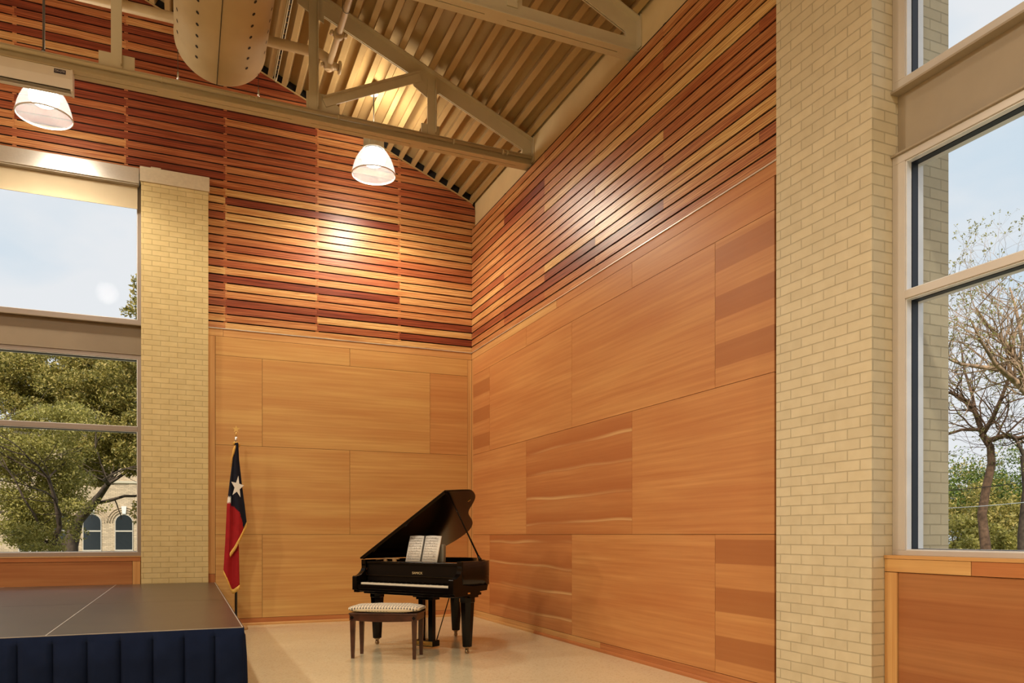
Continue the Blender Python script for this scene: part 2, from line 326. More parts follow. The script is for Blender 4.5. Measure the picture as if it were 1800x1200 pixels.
M = dict(
    slat=slat_mat(),
    back=plain('black_backing', (.006, .004, .003), 0.9),
    batten=plain('fir_batten', (.50, .20, .08), 0.5, var=0.2, scale=20),
    ven=veneer('fir_veneer', (.59, .335, .115)), vendk=veneer('fir_veneer_red_shaded', (.37, .148, .052)),  # vendk: reddish wood, darkened further for the shade below the windows
    ven3=veneer('fir_veneer_warm', (.565, .285, .098)),
    ven2=veneer('fir_veneer_red', (.54, .245, .086), rough=0.40),
    venband=veneer('fir_veneer_plank_matched', (.54, .25, .088), band=0.75),
    venstreak=veneer('fir_veneer_sapwood', (.51, .22, .077), streak=1.0),
    trim=veneer('fir_trim', (.60, .335, .125), grain=0.7),
    trimred=veneer('fir_trim_red', (.46, .175, .06), grain=0.8),
    seam=plain('panel_gap', (.05, .018, .006), 0.9),
    bead=plain('steel_bead', (.80, .76, .68), 0.3, 0.6),
    floor=floor_mat(),
    deck=plain('painted_roof_deck', (.42, .285, .125), 0.8, var=0.03, spec=0.15),
    steel=plain('painted_truss_steel', (.55, .475, .32), 0.62, var=0.03, spec=0.25),
    plaster=plain('cream_plaster', (.64, .50, .27), 0.7, var=0.03),
    brick1=brick_mat('cream_painted_brick_back', (.60, .475, .235), (.47, .36, .17), 0.0597, 0.0),
    brick2=brick_mat('cream_painted_brick_right', (.61, .53, .37), (.49, .42, .285), 0.0036, 0.02),
    brickx=brick_mat('buff_brick_far_building', (.62, .47, .31), (.36, .29, .20), 0.0, 0.0, w=.22, h=.075, ms=.007, var=.18, bump=0.006),
    cap=plain('cast_stone_cap', (.60, .52, .38), 0.6, var=0.05, scale=30),
    frame=plain('anodised_frame_backlit', (.27, .22, .19), 0.38, 0.25, var=0.02),  # same aluminium on both walls; backlit shade put into this colour
    framein=plain('window_glazing_stop', (.78, .80, .84), 0.35, 0.2),
    gasket=plain('window_gasket', (.012, .018, .035), 0.5),
    beamdk=plain('painted_spandrel_steel_back', (.235, .180, .122), 0.5, var=0.03), frame2=plain('anodised_frame_skylit', (.60, .56, .53), 0.38, 0.2, var=0.02),  # frame2: that aluminium again, its colour lightened for the skylight on it
    beam=plain('painted_spandrel_steel', (.36, .30, .225), 0.5, var=0.03),
    alu=plain('brushed_aluminium', (.80, .78, .74), 0.28, 0.75, var=0.03, scale=40),
    shade=plain('roller_shade_fabric', (.56, .47, .32), 0.8, var=0.02),
    glass=glass_mat(),
    fargl=plain('far_dark_glass', (.030, .036, .040), 0.12), stonef=plain('pale_painted_sash', (.55, .49, .40), 0.6),
    white=plain('white_enamel', (.80, .76, .72), 0.4, var=0.02),
    dark=plain('dark_slot', (.012, .014, .010), 0.5),
    navyl=plain('navy_label', (.012, .014, .06), 0.4),
    whitel=plain('white_lettering', (.75, .75, .78), 0.5),
    duct=plain('tan_duct_fabric', (.50, .385, .21), 0.75, var=0.05, scale=3),
    hole=plain('duct_hole', (.02, .013, .006), 0.9),
    pipe=plain('tan_painted_pipe', (.52, .39, .22), 0.5, var=0.04),
    bronze=plain('dark_cable', (.07, .055, .04), 0.5),
    acrylic=shade_mat(),
    bulb=emit_mat('lamp_bulb', (1, 0.93, 0.82), 16),
    sink=plain('ballast_housing', (.62, .60, .52), 0.4, 0.2),
    stage=plain('phenolic_deck', (.062, .040, .028), 0.30, var=0.18, scale=2.2, bump=0.0006),
    stagedge=plain('aluminium_edge', (.55, .50, .44), 0.4, 0.6),
    skirt=plain('navy_skirt_cloth', (.007, .012, .034), 0.95, var=0.15, scale=8, spec=0.08),
    ebony=plain('polished_ebony', (.004, .0025, .002), 0.14, var=0.0, spec=0.22),
    ebonym=plain('satin_ebony', (.006, .0045, .004), 0.3, var=0.0, spec=0.2),
    ivory=plain('ivory_keys', (.80, .74, .62), 0.3, var=0.02),
    gold=plain('brass', (.72, .50, .18), 0.3, 0.9),
    goldlet=plain('gold_lettering', (.72, .56, .30), 0.5),
    goldp=plain('gold_iron_plate', (.30, .19, .06), 0.35, 0.7),
    walnut=plain('dark_walnut', (.060, .022, .012), 0.3, var=0.35, scale=14),
    casterm=plain('caster_metal', (.35, .25, .15), 0.3, 0.8),
    paper=plain('sheet_paper', (.82, .80, .76), 0.7, var=0.02),
    ink=plain('printed_ink', (.28, .26, .25), 0.8),
    greycase=plain('dark_grey_case', (.20, .18, .14), 0.45, var=0.1),
    woodlt=plain('pale_wood', (.45, .28, .13), 0.5, var=0.15, scale=20),
    navy=plain('navy_flag_cloth', (.010, .011, .022), 0.8, var=0.15, scale=12, spec=0.2),
    red=plain('red_flag_cloth', (.33, .012, .016), 0.75, var=0.10, scale=12, spec=0.2),
    wht=plain('white_flag_cloth', (.80, .78, .74), 0.8, var=0.02),
    fringe=plain('gold_fringe', (.72, .42, .09), 0.7, var=0.2, scale=60),
    silver=plain('chrome_ferrule', (.80, .80, .82), 0.2, 0.9),
    black=plain('black_pole', (.012, .010, .009), 0.35),
    bark=plain('dark_bark', (.085, .058, .040), 0.9, var=0.4, scale=9, bump=0.02),
    barkr=plain('red_brown_bark', (.15, .085, .05), 0.9, var=0.45, scale=9, bump=0.02),
    barkl=plain('pale_bark', (.36, .24, .15), 0.9, var=0.45, scale=7, bump=0.02),
    leafo=leaf_mat('oak_leaves', [(0, (.06, .065, .012)), (.35, (.24, .215, .045)), (.65, (.52, .42, .11)), (1, (.80, .60, .24))]),
    leafy=leaf_mat('spring_leaves', [(0, (.13, .13, .03)), (.5, (.42, .38, .09)), (1, (.75, .62, .22))]),
    leafg=leaf_mat('green_leaves', [(0, (.03, .05, .010)), (.5, (.12, .18, .03)), (1, (.40, .46, .07))]),
    bud=leaf_mat('leaf_buds', [(0, (.22, .21, .06)), (1, (.46, .42, .14))]),
    grass=plain('lawn', (.10, .12, .04), 0.9, var=0.4, scale=3),
)

# ------------------------------------------------------------------ generic dimensions
ZB, PITCH, GAP = 4.158, 0.1072, 0.018          # lowest slat gap, slat pitch, gap height
ROOF0, SLOPE = 6.40, 0.4167                    # eave height of the deck underside at x = 0, roof slope
RIDGE = -6.1; XL = -12.26; YF = -17.0
PIER1 = (-4.615, -3.80); PIER2 = (-7.616, -6.765)
def roofz(x): return ROOF0 - SLOPE*x if x > RIDGE else ROOF0 - SLOPE*(2*RIDGE-x)
def st(name): return empty(name, kind='structure')

# ------------------------------------------------------------------ floor and shell
b = MB(); b.box(XL-.4, 0.6, YF-.4, 0.6, -0.3, 0.0); b.build('floor', M['floor'], kind='structure')

def uvq(axis, pts, off=(0, 0)):
    return [((p[0] if axis == 1 else -p[1])+off[0], p[2]+off[1]) for p in pts]
def panel(name, wall, a0, a1, z0, z1, mat, parent, t=0.016, front=0.0, g=0.0022, vertical=False):
    """a flat board on the back wall (wall=1, plane y=front) or the right wall (wall=0, plane x=front)"""
    b = MB(); a0 += g; a1 -= g; z0 += g; z1 -= g; off = (random.uniform(0, 20), random.uniform(0, 20))
    f, r = front, front+t
    P = lambda a, d, z: (a, d, z) if wall == 1 else (d, a, z)
    def add(pts):
        n = [(p[0] if wall == 1 else -p[1], p[2]) for p in pts]
        n = [((q[1] if vertical else q[0])+off[0], (q[0] if vertical else q[1])+off[1]) for q in n]
        b.poly(pts, n)
    A = [P(a0, f, z0), P(a1, f, z0), P(a1, f, z1), P(a0, f, z1)]
    B = [P(a0, r, z0), P(a1, r, z0), P(a1, r, z1), P(a0, r, z1)]
    fl = (lambda q: q) if wall == 1 else (lambda q: q[::-1])
    add(fl(A)); add(fl(B[::-1]))
    for k in range(4): add(fl([A[k], B[k], B[(k+1) % 4], A[(k+1) % 4]]))
    return b.build(name, mat, parent)

tone_choices = [0.03, 0.15, 0.24, 0.32, 0.40, 0.46, 0.52, 0.56, 0.60, 0.66, 0.72, 0.78, 0.85, 0.95]
def slat_rows(b, wall, a_lo, a_hi, z_lo, z_hi, joints, clip=None, front=0.0, t=0.010, seed=1, tops=None, fixed=None):
    rnd = random.Random(seed)
    i = -1
    while True:
        z0 = ZB+PITCH*i+GAP/2; z1 = ZB+PITCH*(i+1)-GAP/2
        if i == -1: z0 = 4.069
        i += 1
        if z0 > z_hi-.02: break
        if z0 < z_lo-.001: 
            for _ in range(6): rnd.random()
            continue
        z1 = min(z1, z_hi)
        cuts = [a_lo]+[j for j in joints if a_lo < j < a_hi and rnd.random() < 0.55]+[a_hi]
        for k in range(len(cuts)-1):
            c0, c1 = cuts[k]+0.0008, cuts[k+1]-0.0008
            row = i-1
            tn = rnd.choice(tone_choices)+rnd.uniform(-.05, .05)-(0.27 if z0 > 6.05 and wall == 1 else 0)  # upper back boards: redder wood, also darkened for weak light above the lamps
            if fixed and (row, k == len(cuts)-2) in fixed: tn = fixed[(row, k == len(cuts)-2)]
            b.t = max(0, min(1, tn))
            ou = (rnd.uniform(0, 60), rnd.uniform(0, 60))
            e0, e1 = c1, c1
            if clip:
                e0 = min(c1, clip(z0)); e1 = min(c1, clip(z1))
                if e0 <= c0+0.01: continue
                e1 = max(e1, c0+0.001)
            P = (lambda a, d, z: (a, d, z)) if wall == 1 else (lambda a, d, z: (d, a, z))
            f, r = front, front+t
            A = [P(c0, f, z0), P(e0, f, z0), P(e1, f, z1), P(c0, f, z1)]; B = [P(c0, r, z0), P(e0, r, z0), P(e1, r, z1), P(c0, r, z1)]
            def add(q):
                if wall == 0: q = q[::-1]
                b.poly(q, [((p[0] if wall == 1 else -p[1])+ou[0], p[2]+ou[1]) for p in q])
            add(A)
            for m in range(4): add([A[m], B[m], B[(m+1) % 4], A[(m+1) % 4]])

# ------------------------------------------------------------------ back wall
wb = st('wall_back')
b = MB(); b.box(-3.9, 0.6, 0.022, 0.4, 0, 7.6); b.box(XL-.3, 0.6, 0.030, 0.4, 6.02, 10.2); b.box(XL-.3, -7.62, 0.022, 0.4, 0, 6.02); b.box(-7.62, -4.5, 0.06, 0.4, 0, 0.955)
b.build('backing', M['back'], wb)
JX = [-7.25, -6.039, -4.797, -3.582, -2.350, -1.144]
b = MB(); clip = lambda z: (ROOF0-0.012-z)/SLOPE
slat_rows(b, 1, -3.90, -0.0005, 4.0, 5.975, JX, clip, seed=11)
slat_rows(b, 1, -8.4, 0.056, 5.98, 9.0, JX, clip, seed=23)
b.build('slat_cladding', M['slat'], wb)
b = MB()
for j in JX[1:]:
    z1 = min(9.0, roofz(j)-.03); b.box(j-.022, j+.022, 0.0102, 0.0215 if j > -3.9 else 0.029, 4.1 if j > -3.8 else 6.03, z1)
b.build('batten', M['batten'], wb)
b = MB(); b.box(-3.80, 0.0, 0.0165, 0.0215, 0.0, 4.06); b.build('panel_backing', M['seam'], wb)
Z = [0.10, 1.254, 2.479, 3.700, 3.957]
for r_, js in enumerate(([-3.10, -0.672], [-1.884], [-3.10, -0.672], [-1.884])):
    xs = [-3.709]+js+[-0.068]
    for k in range(len(xs)-1):
        mat = M['ven3'] if (r_, k) in ((2, 2), (0, 2)) else M['ven']
        panel('wood_panel', 1, xs[k], xs[k+1], Z[r_], Z[r_+1], mat, wb)
panel('edge_trim', 1, -3.80, -3.709, 0.72, 3.957, M['trim'], wb, vertical=True)
panel('edge_trim', 1, -3.80, -3.709, 0.10, 0.72, M['trimred'], wb, vertical=True)
panel('corner_trim', 1, -0.068, -0.001, 0.10, 3.957, M['trim'], wb, vertical=True)
panel('top_trim', 1, -3.80, -3.61, 3.957, 4.060, M['trim'], wb)
panel('top_trim', 1, -3.61, -0.001, 3.957, 4.060, M['trim'], wb)
b = MB(); b.box(-3.80, -0.001, -0.010, 0.012, 4.0595, 4.0685); b.build('metal_bead', M['bead'], wb)
# cream metal edge following the roof slope
b = MB(); b.prism([(0.02, ROOF0-.028), (RIDGE, roofz(RIDGE)-.028), (RIDGE, roofz(RIDGE)-.006), (0.02, ROOF0-.006)], 1, -0.004, 0.012); b.build('rake_edge', M['deck'], wb)
# wainscot under the window
panel('wainscot_panel', 1, -7.62, -4.722, 0.0, 0.905, M['vendk'], wb, front=0.02)
panel('wainscot_stile', 1, -4.722, -4.625, 0.0, 0.905, M['trim'], wb, front=0.012, vertical=True)
panel('wainscot_rail', 1, -7.62, -4.622, 0.905, 0.962, M['trimred'], wb, front=0.010, t=0.05)
b = MB(); b.box(-7.62, -4.62, 0.0, 0.09, 0.962, 0.972); b.build('wainscot_cap', M['trim'], wb)

bs = st('baseboard_back')
panel('board', 1, -3.80, -0.001, 0.034, 0.10, M['trimred'], bs)
b = MB(); b.prism([(-0.001, 0), (-0.001, 0.036), (-0.014, 0.030), (-0.020, 0.018), (-0.020, 0)], 0, -3.80, -0.02); b.build('shoe_moulding', M['trim'], bs)

# ------------------------------------------------------------------ right wall
wr = st('wall_right')
b = MB(); b.box(0.022, 0.4, -6.80, 0.4, 0, 6.01); b.build('backing', M['back'], wr)
b = MB(); b.box(0.060, 0.4, -6.80, 0.4, 6.01, 6.9); b.box(0.06, 0.4, YF, -6.80, 6.25, 6.9); b.build('cream_upper_wall', M['plaster'], wr)
JY = [-6.47, -5.177, -3.887, -2.614, -1.31]
fx = {}
order = [.70, .40, .92, .80, .95, .45, .30, .85, .35, .06, .28, .45, .72, .25, .88, .15, .80, .55]
for k, v in enumerate(order): fx[(k, False)] = v
b = MB(); slat_rows(b, 0, -6.78, -0.0005, 4.0, 6.005, JY, seed=5)
b.build('slat_cladding', M['slat'], wr)
b = MB()
for j in JY: b.box(0.0102, 0.0215, j-.022, j+.022, 4.1, 6.0)
b.build('batten', M['back'], wr)
b = MB(); b.box(0.0165, 0.0215, -6.78, 0.0, 0.0, 4.06); b.build('panel_backing', M['seam'], wr)
rows = [([-0.76, -3.342, -5.934], ['ven2', 'venstreak', 'ven2', 'venband']), ([-2.064, -4.635], ['ven2', 'venstreak', 'ven2']),
        ([-0.76, -3.342, -5.934], ['venband', 'ven2', 'ven2', 'venband']), ([-2.064, -4.635], ['ven2', 'ven2', 'ven2'])]
for r_, (js, ms) in enumerate(rows):
    ys = [-0.057]+js+[-6.640]
    for k in range(len(ys)-1): panel('wood_panel', 0, ys[k+1], ys[k], Z[r_], Z[r_+1], M[ms[k]], wr)
panel('corner_trim', 0, -0.057, -0.001, 0.10, 3.957, M['trim'], wr, vertical=True)
panel('edge_trim', 0, -6.78, -6.655, 0.10, 3.957, M['trim'], wr, vertical=True)
panel('top_trim', 0, -2.95, -0.001, 3.957, 4.060, M['trim'], wr)
panel('top_trim', 0, -6.78, -2.95, 3.957, 4.060, M['ven2'], wr)
b = MB(); b.box(-0.010, 0.012, -6.78, -0.001, 4.0595, 4.0685); b.build('metal_bead', M['bead'], wr)
bs = st('baseboard_right')
panel('board', 0, -4.0, -0.001, 0.034, 0.10, M['trim'], bs); panel('board', 0, -6.78, -4.0, 0.034, 0.10, M['trimred'], bs)
for y0, y1, mm in ((-2.33, -0.02, 'trim'), (-6.78, -2.33, 'trimred')):
    b = MB(); b.prism([(-0.001, 0), (-0.020, 0), (-0.020, 0.018), (-0.014, 0.030), (-0.001, 0.036)], 1, y0, y1); b.build('shoe_moulding', M[mm], bs)
# wainscot under the right window
panel('wainscot_panel', 0, -11.0, -7.714, 0.0, 1.016, M['vendk'], wr, front=0.018)
panel('wainscot_stile', 0, -7.714, -7.618, 0.0, 1.016, M['trim'], wr, front=0.008, vertical=True)
panel('wainscot_rail', 0, -8.205, -7.618, 1.016, 1.100, M['trim'], wr, front=0.008, t=0.06)
panel('wainscot_rail', 0, -11.0, -8.205, 1.016, 1.100, M['trimred'], wr, front=0.008, t=0.06)
b = MB(); b.box(0.004, 0.10, -11.0, -7.618, 1.100, 1.121); b.build('wainscot_cap', M['trim'], wr)
b = MB(); b.box(0.036, 0.30, -11.0, -7.616, 0, 1.10); b.box(0.06, 0.6, YF, -11.0, 0, 6.9); b.build('masonry', M['plaster'], wr)

# ------------------------------------------------------------------ unseen sides of the hall
b = MB(); b.prism([(YF, 0), (0.4, 0), (0.4, 6.5), (YF, 6.5)], 0, XL-.3, XL); b.build('wall_left', M['ven'], kind='structure')
b = MB(); b.box(XL-.3, 0.6, YF-.3, YF, 0, 9.6); b.build('wall_front', M['plaster'], kind='structure')

# ------------------------------------------------------------------ roof deck
ce = st('ceiling')
def deck_side(sgn):
    b = MB(); prof = []; p = 0.2025; n = int(6.4/p)+1; c = math.cos(math.atan(SLOPE)); s_ = math.sin(math.atan(SLOPE))
    d0 = 0.04
    for k in range(n+2):
        o = d0+k*p
        for dd, h in ((0.0, 0.0), (0.066, 0.0), (0.074, 0.112), (0.1945, 0.112)): prof.append((o+dd, h))
    pts = []
    for d, h in prof:
        x = 0.06-d*c+ -0*h; z = ROOF0-SLOPE*0.06+d*s_
        x -= 0; x += h*s_; z += h*c
        if x < RIDGE: continue
        pts.append((x if sgn > 0 else 2*RIDGE-x, z))
    A = [b.pt((x, 0.03, z)) for x, z in pts]; B = [b.pt((x, YF, z)) for x, z in pts]
    for k in range(len(pts)-1):
        q = (A[k], A[k+1], B[k+1], B[k]); b.face(q if sgn < 0 else q[::-1])
    return b.build('roof_deck', M['deck'], ce)
deck_side(1); deck_side(-1)
b = MB(); h = 0.17; ze = ROOF0-SLOPE*0.75
b.prism([(0.75, ze+h), (RIDGE, roofz(RIDGE)+h), (2*RIDGE-0.75, ze+h), (2*RIDGE-.75, ze+h+.2), (RIDGE, roofz(RIDGE)+h+.2), (0.75, ze+h+.2)], 1, YF-.5, 0.75)
b.build('roof_slab', M['back'], ce)

# ------------------------------------------------------------------ brick pillars
p1 = st('brick_pillar_back')
b = MB(); b.box(PIER1[0], PIER1[1], -0.10, 0.60, 0, 5.852); b.build('brickwork', M['brick1'], p1, bevel=0.004)
b = MB(); b.box(PIER1[0]-.014, PIER1[1]+.014, -0.12, 0.02, 5.852, 6.045); b.build('stone_cap', M['cap'], p1, bevel=0.006)
p2 = st('brick_pillar_right')
b = MB(); b.box(-0.10, 0.60, PIER2[0], PIER2[1], 0, 7.4); b.build('brickwork', M['brick2'], p2, bevel=0.004)
b = MB(); b.box(-4.50, -4.38, -0.10, -0.03, 6.0455, 6.065); b.build('bracket', M['steel'], p1)

# ------------------------------------------------------------------ windows and spandrel beams
def window(name, wall, a0, a1, z0, z1, bars, front, t=0.05, tt=0.06, d=0.085, jamb=0.09, label=None):
    """frame of boxes in the opening, bars = heights of horizontal mullions"""
    w = st(name); P = (lambda b, u0, u1, d0, d1, zz0, zz1: b.box(u0, u1, d0, d1, zz0, zz1)) if wall == 1 else (lambda b, u0, u1, d0, d1, zz0, zz1: b.box(d0, d1, u0, u1, zz0, zz1))
    b = MB()
    P(b, a0, a1, front, front+d, z0, z0+t); P(b, a0, a1, front, front+d, z1-tt, z1)
    P(b, a0, a0+jamb, front, front+d, z0+t, z1-tt); P(b, a1-jamb, a1, front, front+d, z0+t, z1-tt)
    fm_ = M['frame'] if wall == 1 else M['frame2']
    b.build('window_frame', fm_, w, bevel=0.002)
    edges = [z0+t]+[q for bz in bars for q in bz]+[z1-tt]
    for bz in bars:
        b = MB(); P(b, a0+jamb, a1-jamb, front, front+d, bz[0], bz[1]); b.build('mullion', fm_, w, bevel=0.002)
    for k in range(0, len(edges), 2):
        e0, e1 = edges[k], edges[k+1]
        # glazing stop, gasket and outer bead round each light
        for nm, mat, f0, f1, q in (('glazing_stop', 'framein', front+.010, front+.050, .007), ('gasket', 'gasket', front+.055, front+.105, .010), ('outer_bead', 'framein', front+.105, front+.150, .011)):
            b = MB()
            P(b, a0+jamb, a1-jamb, f0, f1, e0, e0+q); P(b, a0+jamb, a1-jamb, f0, f1, e1-q, e1)
            P(b, a0+jamb, a0+jamb+q, f0, f1, e0+q, e1-q); P(b, a1-jamb-q, a1-jamb, f0, f1, e0+q, e1-q)
            b.build(nm, M[mat], w)
        b = MB(); P(b, a0+jamb+.002, a1-jamb-.002, front+.085, front+.091, e0+.002, e1-.002); b.build('pane', M['glass'], w)
    return w
def spandrel(name, wall, a0, a1, z0, z1, front, web):
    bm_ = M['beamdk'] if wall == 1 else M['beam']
    P = (lambda b, u0, u1, d0, d1, zz0, zz1: b.box(u0, u1, d0, d1, zz0, zz1)) if wall == 1 else (lambda b, u0, u1, d0, d1, zz0, zz1: b.box(d0, d1, u0, u1, zz0, zz1))
    b = MB(); P(b, a0, a1, front, web+.2, z0, z0+.014); P(b, a0, a1, front, web+.2, z1-.014, z1); P(b, a0, a1, web, web+.012, z0+.014, z1-.014)
    o = b.build(name, bm_, kind='structure', bevel=0.002); return o
# back wall window
window('window_1', 1, -7.62, -4.617, 0.972, 3.62, [(2.615, 2.675)], 0.08, t=0.052, tt=0.05, jamb=0.05)
spandrel('beam_back', 1, -7.62, -4.617, 3.62, 4.025, 0.065, 0.15)
window('window_2', 1, -7.62, -4.617, 4.025, 5.95, [], 0.08, t=0.062, tt=0.06, jamb=0.05)
# right wall window
window('window_3', 0, -10.95, -7.618, 1.121, 3.655, [(2.735, 2.785)], 0.078, t=0.032, tt=0.05, d=0.09, jamb=0.093)
spandrel('beam_right', 0, -10.95, -7.618, 3.655, 4.075, 0.062, 0.128)
window('window_4', 0, -10.95, -7.618, 4.075, 6.25, [], 0.078, t=0.055, tt=0.06, d=0.09, jamb=0.093)

# ------------------------------------------------------------------ roller shade over the upper back window
rs = empty('roller_shade', (-6.1, -0.02, 5.8), label='cream roller shade with shiny aluminium headbox over the upper back window', cat='window shade')
T_ = Matrix.Translation((6.1, 0.02, -5.8))
b = MB(T_); b.box(-7.60, -4.640, -0.075, 0.018, 5.832, 6.030); b.build('headbox', M['alu'], rs, bevel=0.004)
b = MB(T_); b.box(-7.60, -4.648, -0.055, 0.018, 5.815, 5.832); b.build('headbox_lip', M['beam'], rs)
b = MB(T_); b.box(-7.58, -4.664, 0.022, 0.025, 5.545, 5.815); b.build('shade_cloth', M['shade'], rs)
b = MB(T_); b.box(-7.58, -4.664, 0.019, 0.028, 5.528, 5.546); b.build('hem_bar', M['shade'], rs)

# ------------------------------------------------------------------ trusses
def truss(y0, label):
    t = empty('roof_truss', (0, y0, 6.018), label=label, cat='truss', group='steel roof trusses')
    def B(): return MB(Matrix.Translation((0, 0, -6.018)))
    zb = 6.018; xe = 0.058; xl = 2*RIDGE+.06
    b = B()
    for s_ in (-1, 1):
        y_a, y_b = sorted((s_*.006, s_*.082)); b.box(xl, xe, y_a, y_b, zb, zb+.012)
        y_a, y_b = sorted((s_*.006, s_*.018)); b.box(xl, xe, y_a, y_b, zb+.012, zb+.165)
    x = xe
    k = 0
    while x > xl+1:      # stitch plates leave the slot open between them
        b.box(x-0.22, x, -0.006, 0.006, zb+.0005, zb+.16); x -= 0.22+1.18
        k += 1
    b.build('bottom_chord', M['steel'], t)
    for sg in (1, -1):
        fx_ = (lambda x: x) if sg > 0 else (lambda x: 2*RIDGE-x)
        b = B(); f0 = ROOF0-.004
        for s_ in (-1, 1):
            y_a, y_b = sorted((s_*.006, s_*.082))
            pl = [(fx_(xe), f0-SLOPE*xe-.014), (fx_(RIDGE), f0-SLOPE*RIDGE-.014), (fx_(RIDGE), f0-SLOPE*RIDGE), (fx_(xe), f0-SLOPE*xe)]
            b.prism(pl, 1, y_a, y_b)
            y_a, y_b = sorted((s_*.006, s_*.018))
            pl = [(fx_(xe), f0-SLOPE*xe-.190), (fx_(RIDGE), f0-SLOPE*RIDGE-.190), (fx_(RIDGE), f0-SLOPE*RIDGE-.014), (fx_(xe), f0-SLOPE*xe-.014)]
            b.prism(pl, 1, y_a, y_b)
        b.build('top_chord', M['steel'], t)
    b = B(); b.prism([(-0.075, zb+.10), (xe, zb+.10), (xe, ROOF0-.05), (-0.075, ROOF0-.15)], 1, -0.0055, 0.0055)
    b.prism([(-0.075, zb+.10), (xe, zb+.10), (xe, ROOF0-.03), (-0.075, ROOF0-.10)], 1, -0.019, -0.0055); b.build('heel_gusset', M['steel'], t)
    b = B(); b.box(0.046, 0.0585, -0.10, 0.10, zb+.05, ROOF0-.01); b.build('end_plate', M['steel'], t)
    def strut(x, zt, w=0.052):
        b = B(); b.box(x-w, x+w, -0.034, -0.0185, zb+.12, zt); b.box(x+w-.010, x+w, -0.085, -0.034, zb+.17, zt); b.build('strut', M['steel'], t)
    strut(-1.300, ROOF0+SLOPE*1.30-.10); strut(-2.722, ROOF0+SLOPE*2.722-.08); strut(-4.752, ROOF0+SLOPE*4.752-.08)
    def gus(pts): 
        b = B(); b.prism(pts, 1, -0.0185, -0.007); b.build('gusset_plate', M['steel'], t)
    gus([(-1.425, zb+.10), (-1.195, zb+.10), (-1.195, zb+.275), (-1.425, zb+.275)])
    gus([(-2.80, zb+.10), (-2.42, zb+.10), (-2.42, zb+.24), (-2.56, zb+.36), (-2.80, zb+.36)])
    gus([(-1.36, 6.62), (-1.20, 6.70), (-1.20, 6.84), (-1.46, 6.95), (-1.60, 6.86), (-1.52, 6.72)])
    gus([(-2.90, 7.36), (-2.60, 7.20), (-2.60, 7.40), (-2.90, 7.55)])
    gus([(-4.92, zb+.10), (-4.58, zb+.10), (-4.58, zb+.30), (-4.92, zb+.30)])
    a = Vector((-2.60, 0, 6.275)); e = Vector((-1.44, 0, 6.845)); d = (e-a).normalized(); n = Vector((-d.z, 0, d.x))
    b = B(); q = [a-n*.052, e-n*.052, e+n*.052, a+n*.052]; b.prism([(p.x, p.z) for p in q], 1, -0.034, -0.0187)
    q = [a+n*.040, e+n*.040, e+n*.052, a+n*.052]; b.prism([(p.x, p.z) for p in q], 1, -0.088, -0.034); b.build('diagonal', M['steel'], t)
    return t
truss(-2.09, 'cream steel roof truss nearest the back wall, carrying a conduit along its bottom chord')
truss(-4.62, 'cream steel roof truss cut by the top of the picture, without any conduit')

cn = empty('electrical_conduit', (0, -2.09, 6.10), label='thin cream conduit clipped along the bottom chord of the back truss', cat='conduit')
b = MB(); b.tube([(0.04, -0.052, 0.028), (-11.9, -0.052, 0.028)], 0.023, 12); b.build('tube', M['steel'], cn)
for x in (-0.30, -0.36, -1.02, -2.44, -3.35, -3.42, -4.32):
    b = MB(); b.tube([(x-.012, -0.052, 0.028), (x+.012, -0.052, 0.028)], 0.030, 12); b.build('clamp', M['steel'], cn)

# ------------------------------------------------------------------ projector screen case hung on the back truss
ps = empty('projector_screen', (-5.148, -2.17, 5.80), label='white case of a rolled up projector screen under the back truss', cat='projector screen')
b = MB(); pr = [(0.0, 0.018), (-0.010, 0.112), (0.0, 0.214), (0.13, 0.214), (0.13, 0.205), (0.010, 0.205), (0.010, 0.018)]
b.prism([(-y if False else y, z) for y, z in pr], 0, -4.2, -0.02)
b.box(-4.2, -0.02, 0.118, 0.13, 0.006, 0.205); b.box(-4.2, -0.02, 0.09, 0.118, 0.006, 0.018)
b.build('case', M['white'], ps)
b = MB(); b.prism([(-0.004, 0.0), (-0.014, 0.112), (-0.004, 0.217), (0.134, 0.217), (0.134, 0.0)], 0, -0.02, 0.0); b.build('end_cap', M['white'], ps, bevel=0.002)
b = MB(); b.box(-4.2, -0.02, 0.012, 0.116, 0.06, 0.07); b.build('dark_slot', M['dark'], ps)
b = MB(); b.prism([(-0.0135, 0.150), (-0.0035, 0.196), (-0.0055, 0.196), (-0.0155, 0.150)][::-1], 0, -0.165, -0.062)
lb = b.build('name_label', M['navyl'], ps)
def text(name, s, size, loc, rot, mat, parent, sx=1.0):
    c = bpy.data.curves.new(name, 'FONT'); c.body = s; c.size = size; c.align_x = 'CENTER'; c.align_y = 'CENTER'; c.extrude = 0.0006; c.materials.append(mat)
    o = bpy.data.objects.new(name, c); COL.objects.link(o); o.location = loc; o.rotation_euler = rot; o.scale = (sx, 1, 1)
    me = bpy.data.meshes.new_from_object(o.evaluated_get(bpy.context.evaluated_depsgraph_get())); bpy.data.objects.remove(o)
    o = bpy.data.objects.new(name, me); COL.objects.link(o); o.location = loc; o.rotation_euler = rot; o.scale = (sx, 1, 1); o.parent = parent; return o
text('lettering', 'DA-LITE', 0.034, (-0.1135, -0.0117, 0.173), (R(90-12), 0, 0), M['whitel'], lb, 0.72)
hr = empty('hanger_rod', (-5.42, -2.09, 6.19), label='thin dark hanger rod rising from the back truss above the screen case', cat='rod')
b = MB(); b.tube([(0, 0, 0), (0, 0, roofz(-5.42)-6.19-.02)], 0.009, 8); b.build('rod', M['bronze'], hr)
b = MB(); b.tube([(0, 0, 0), (0, 0, 0.02)], 0.018, 6); b.build('nut', M['bronze'], hr)

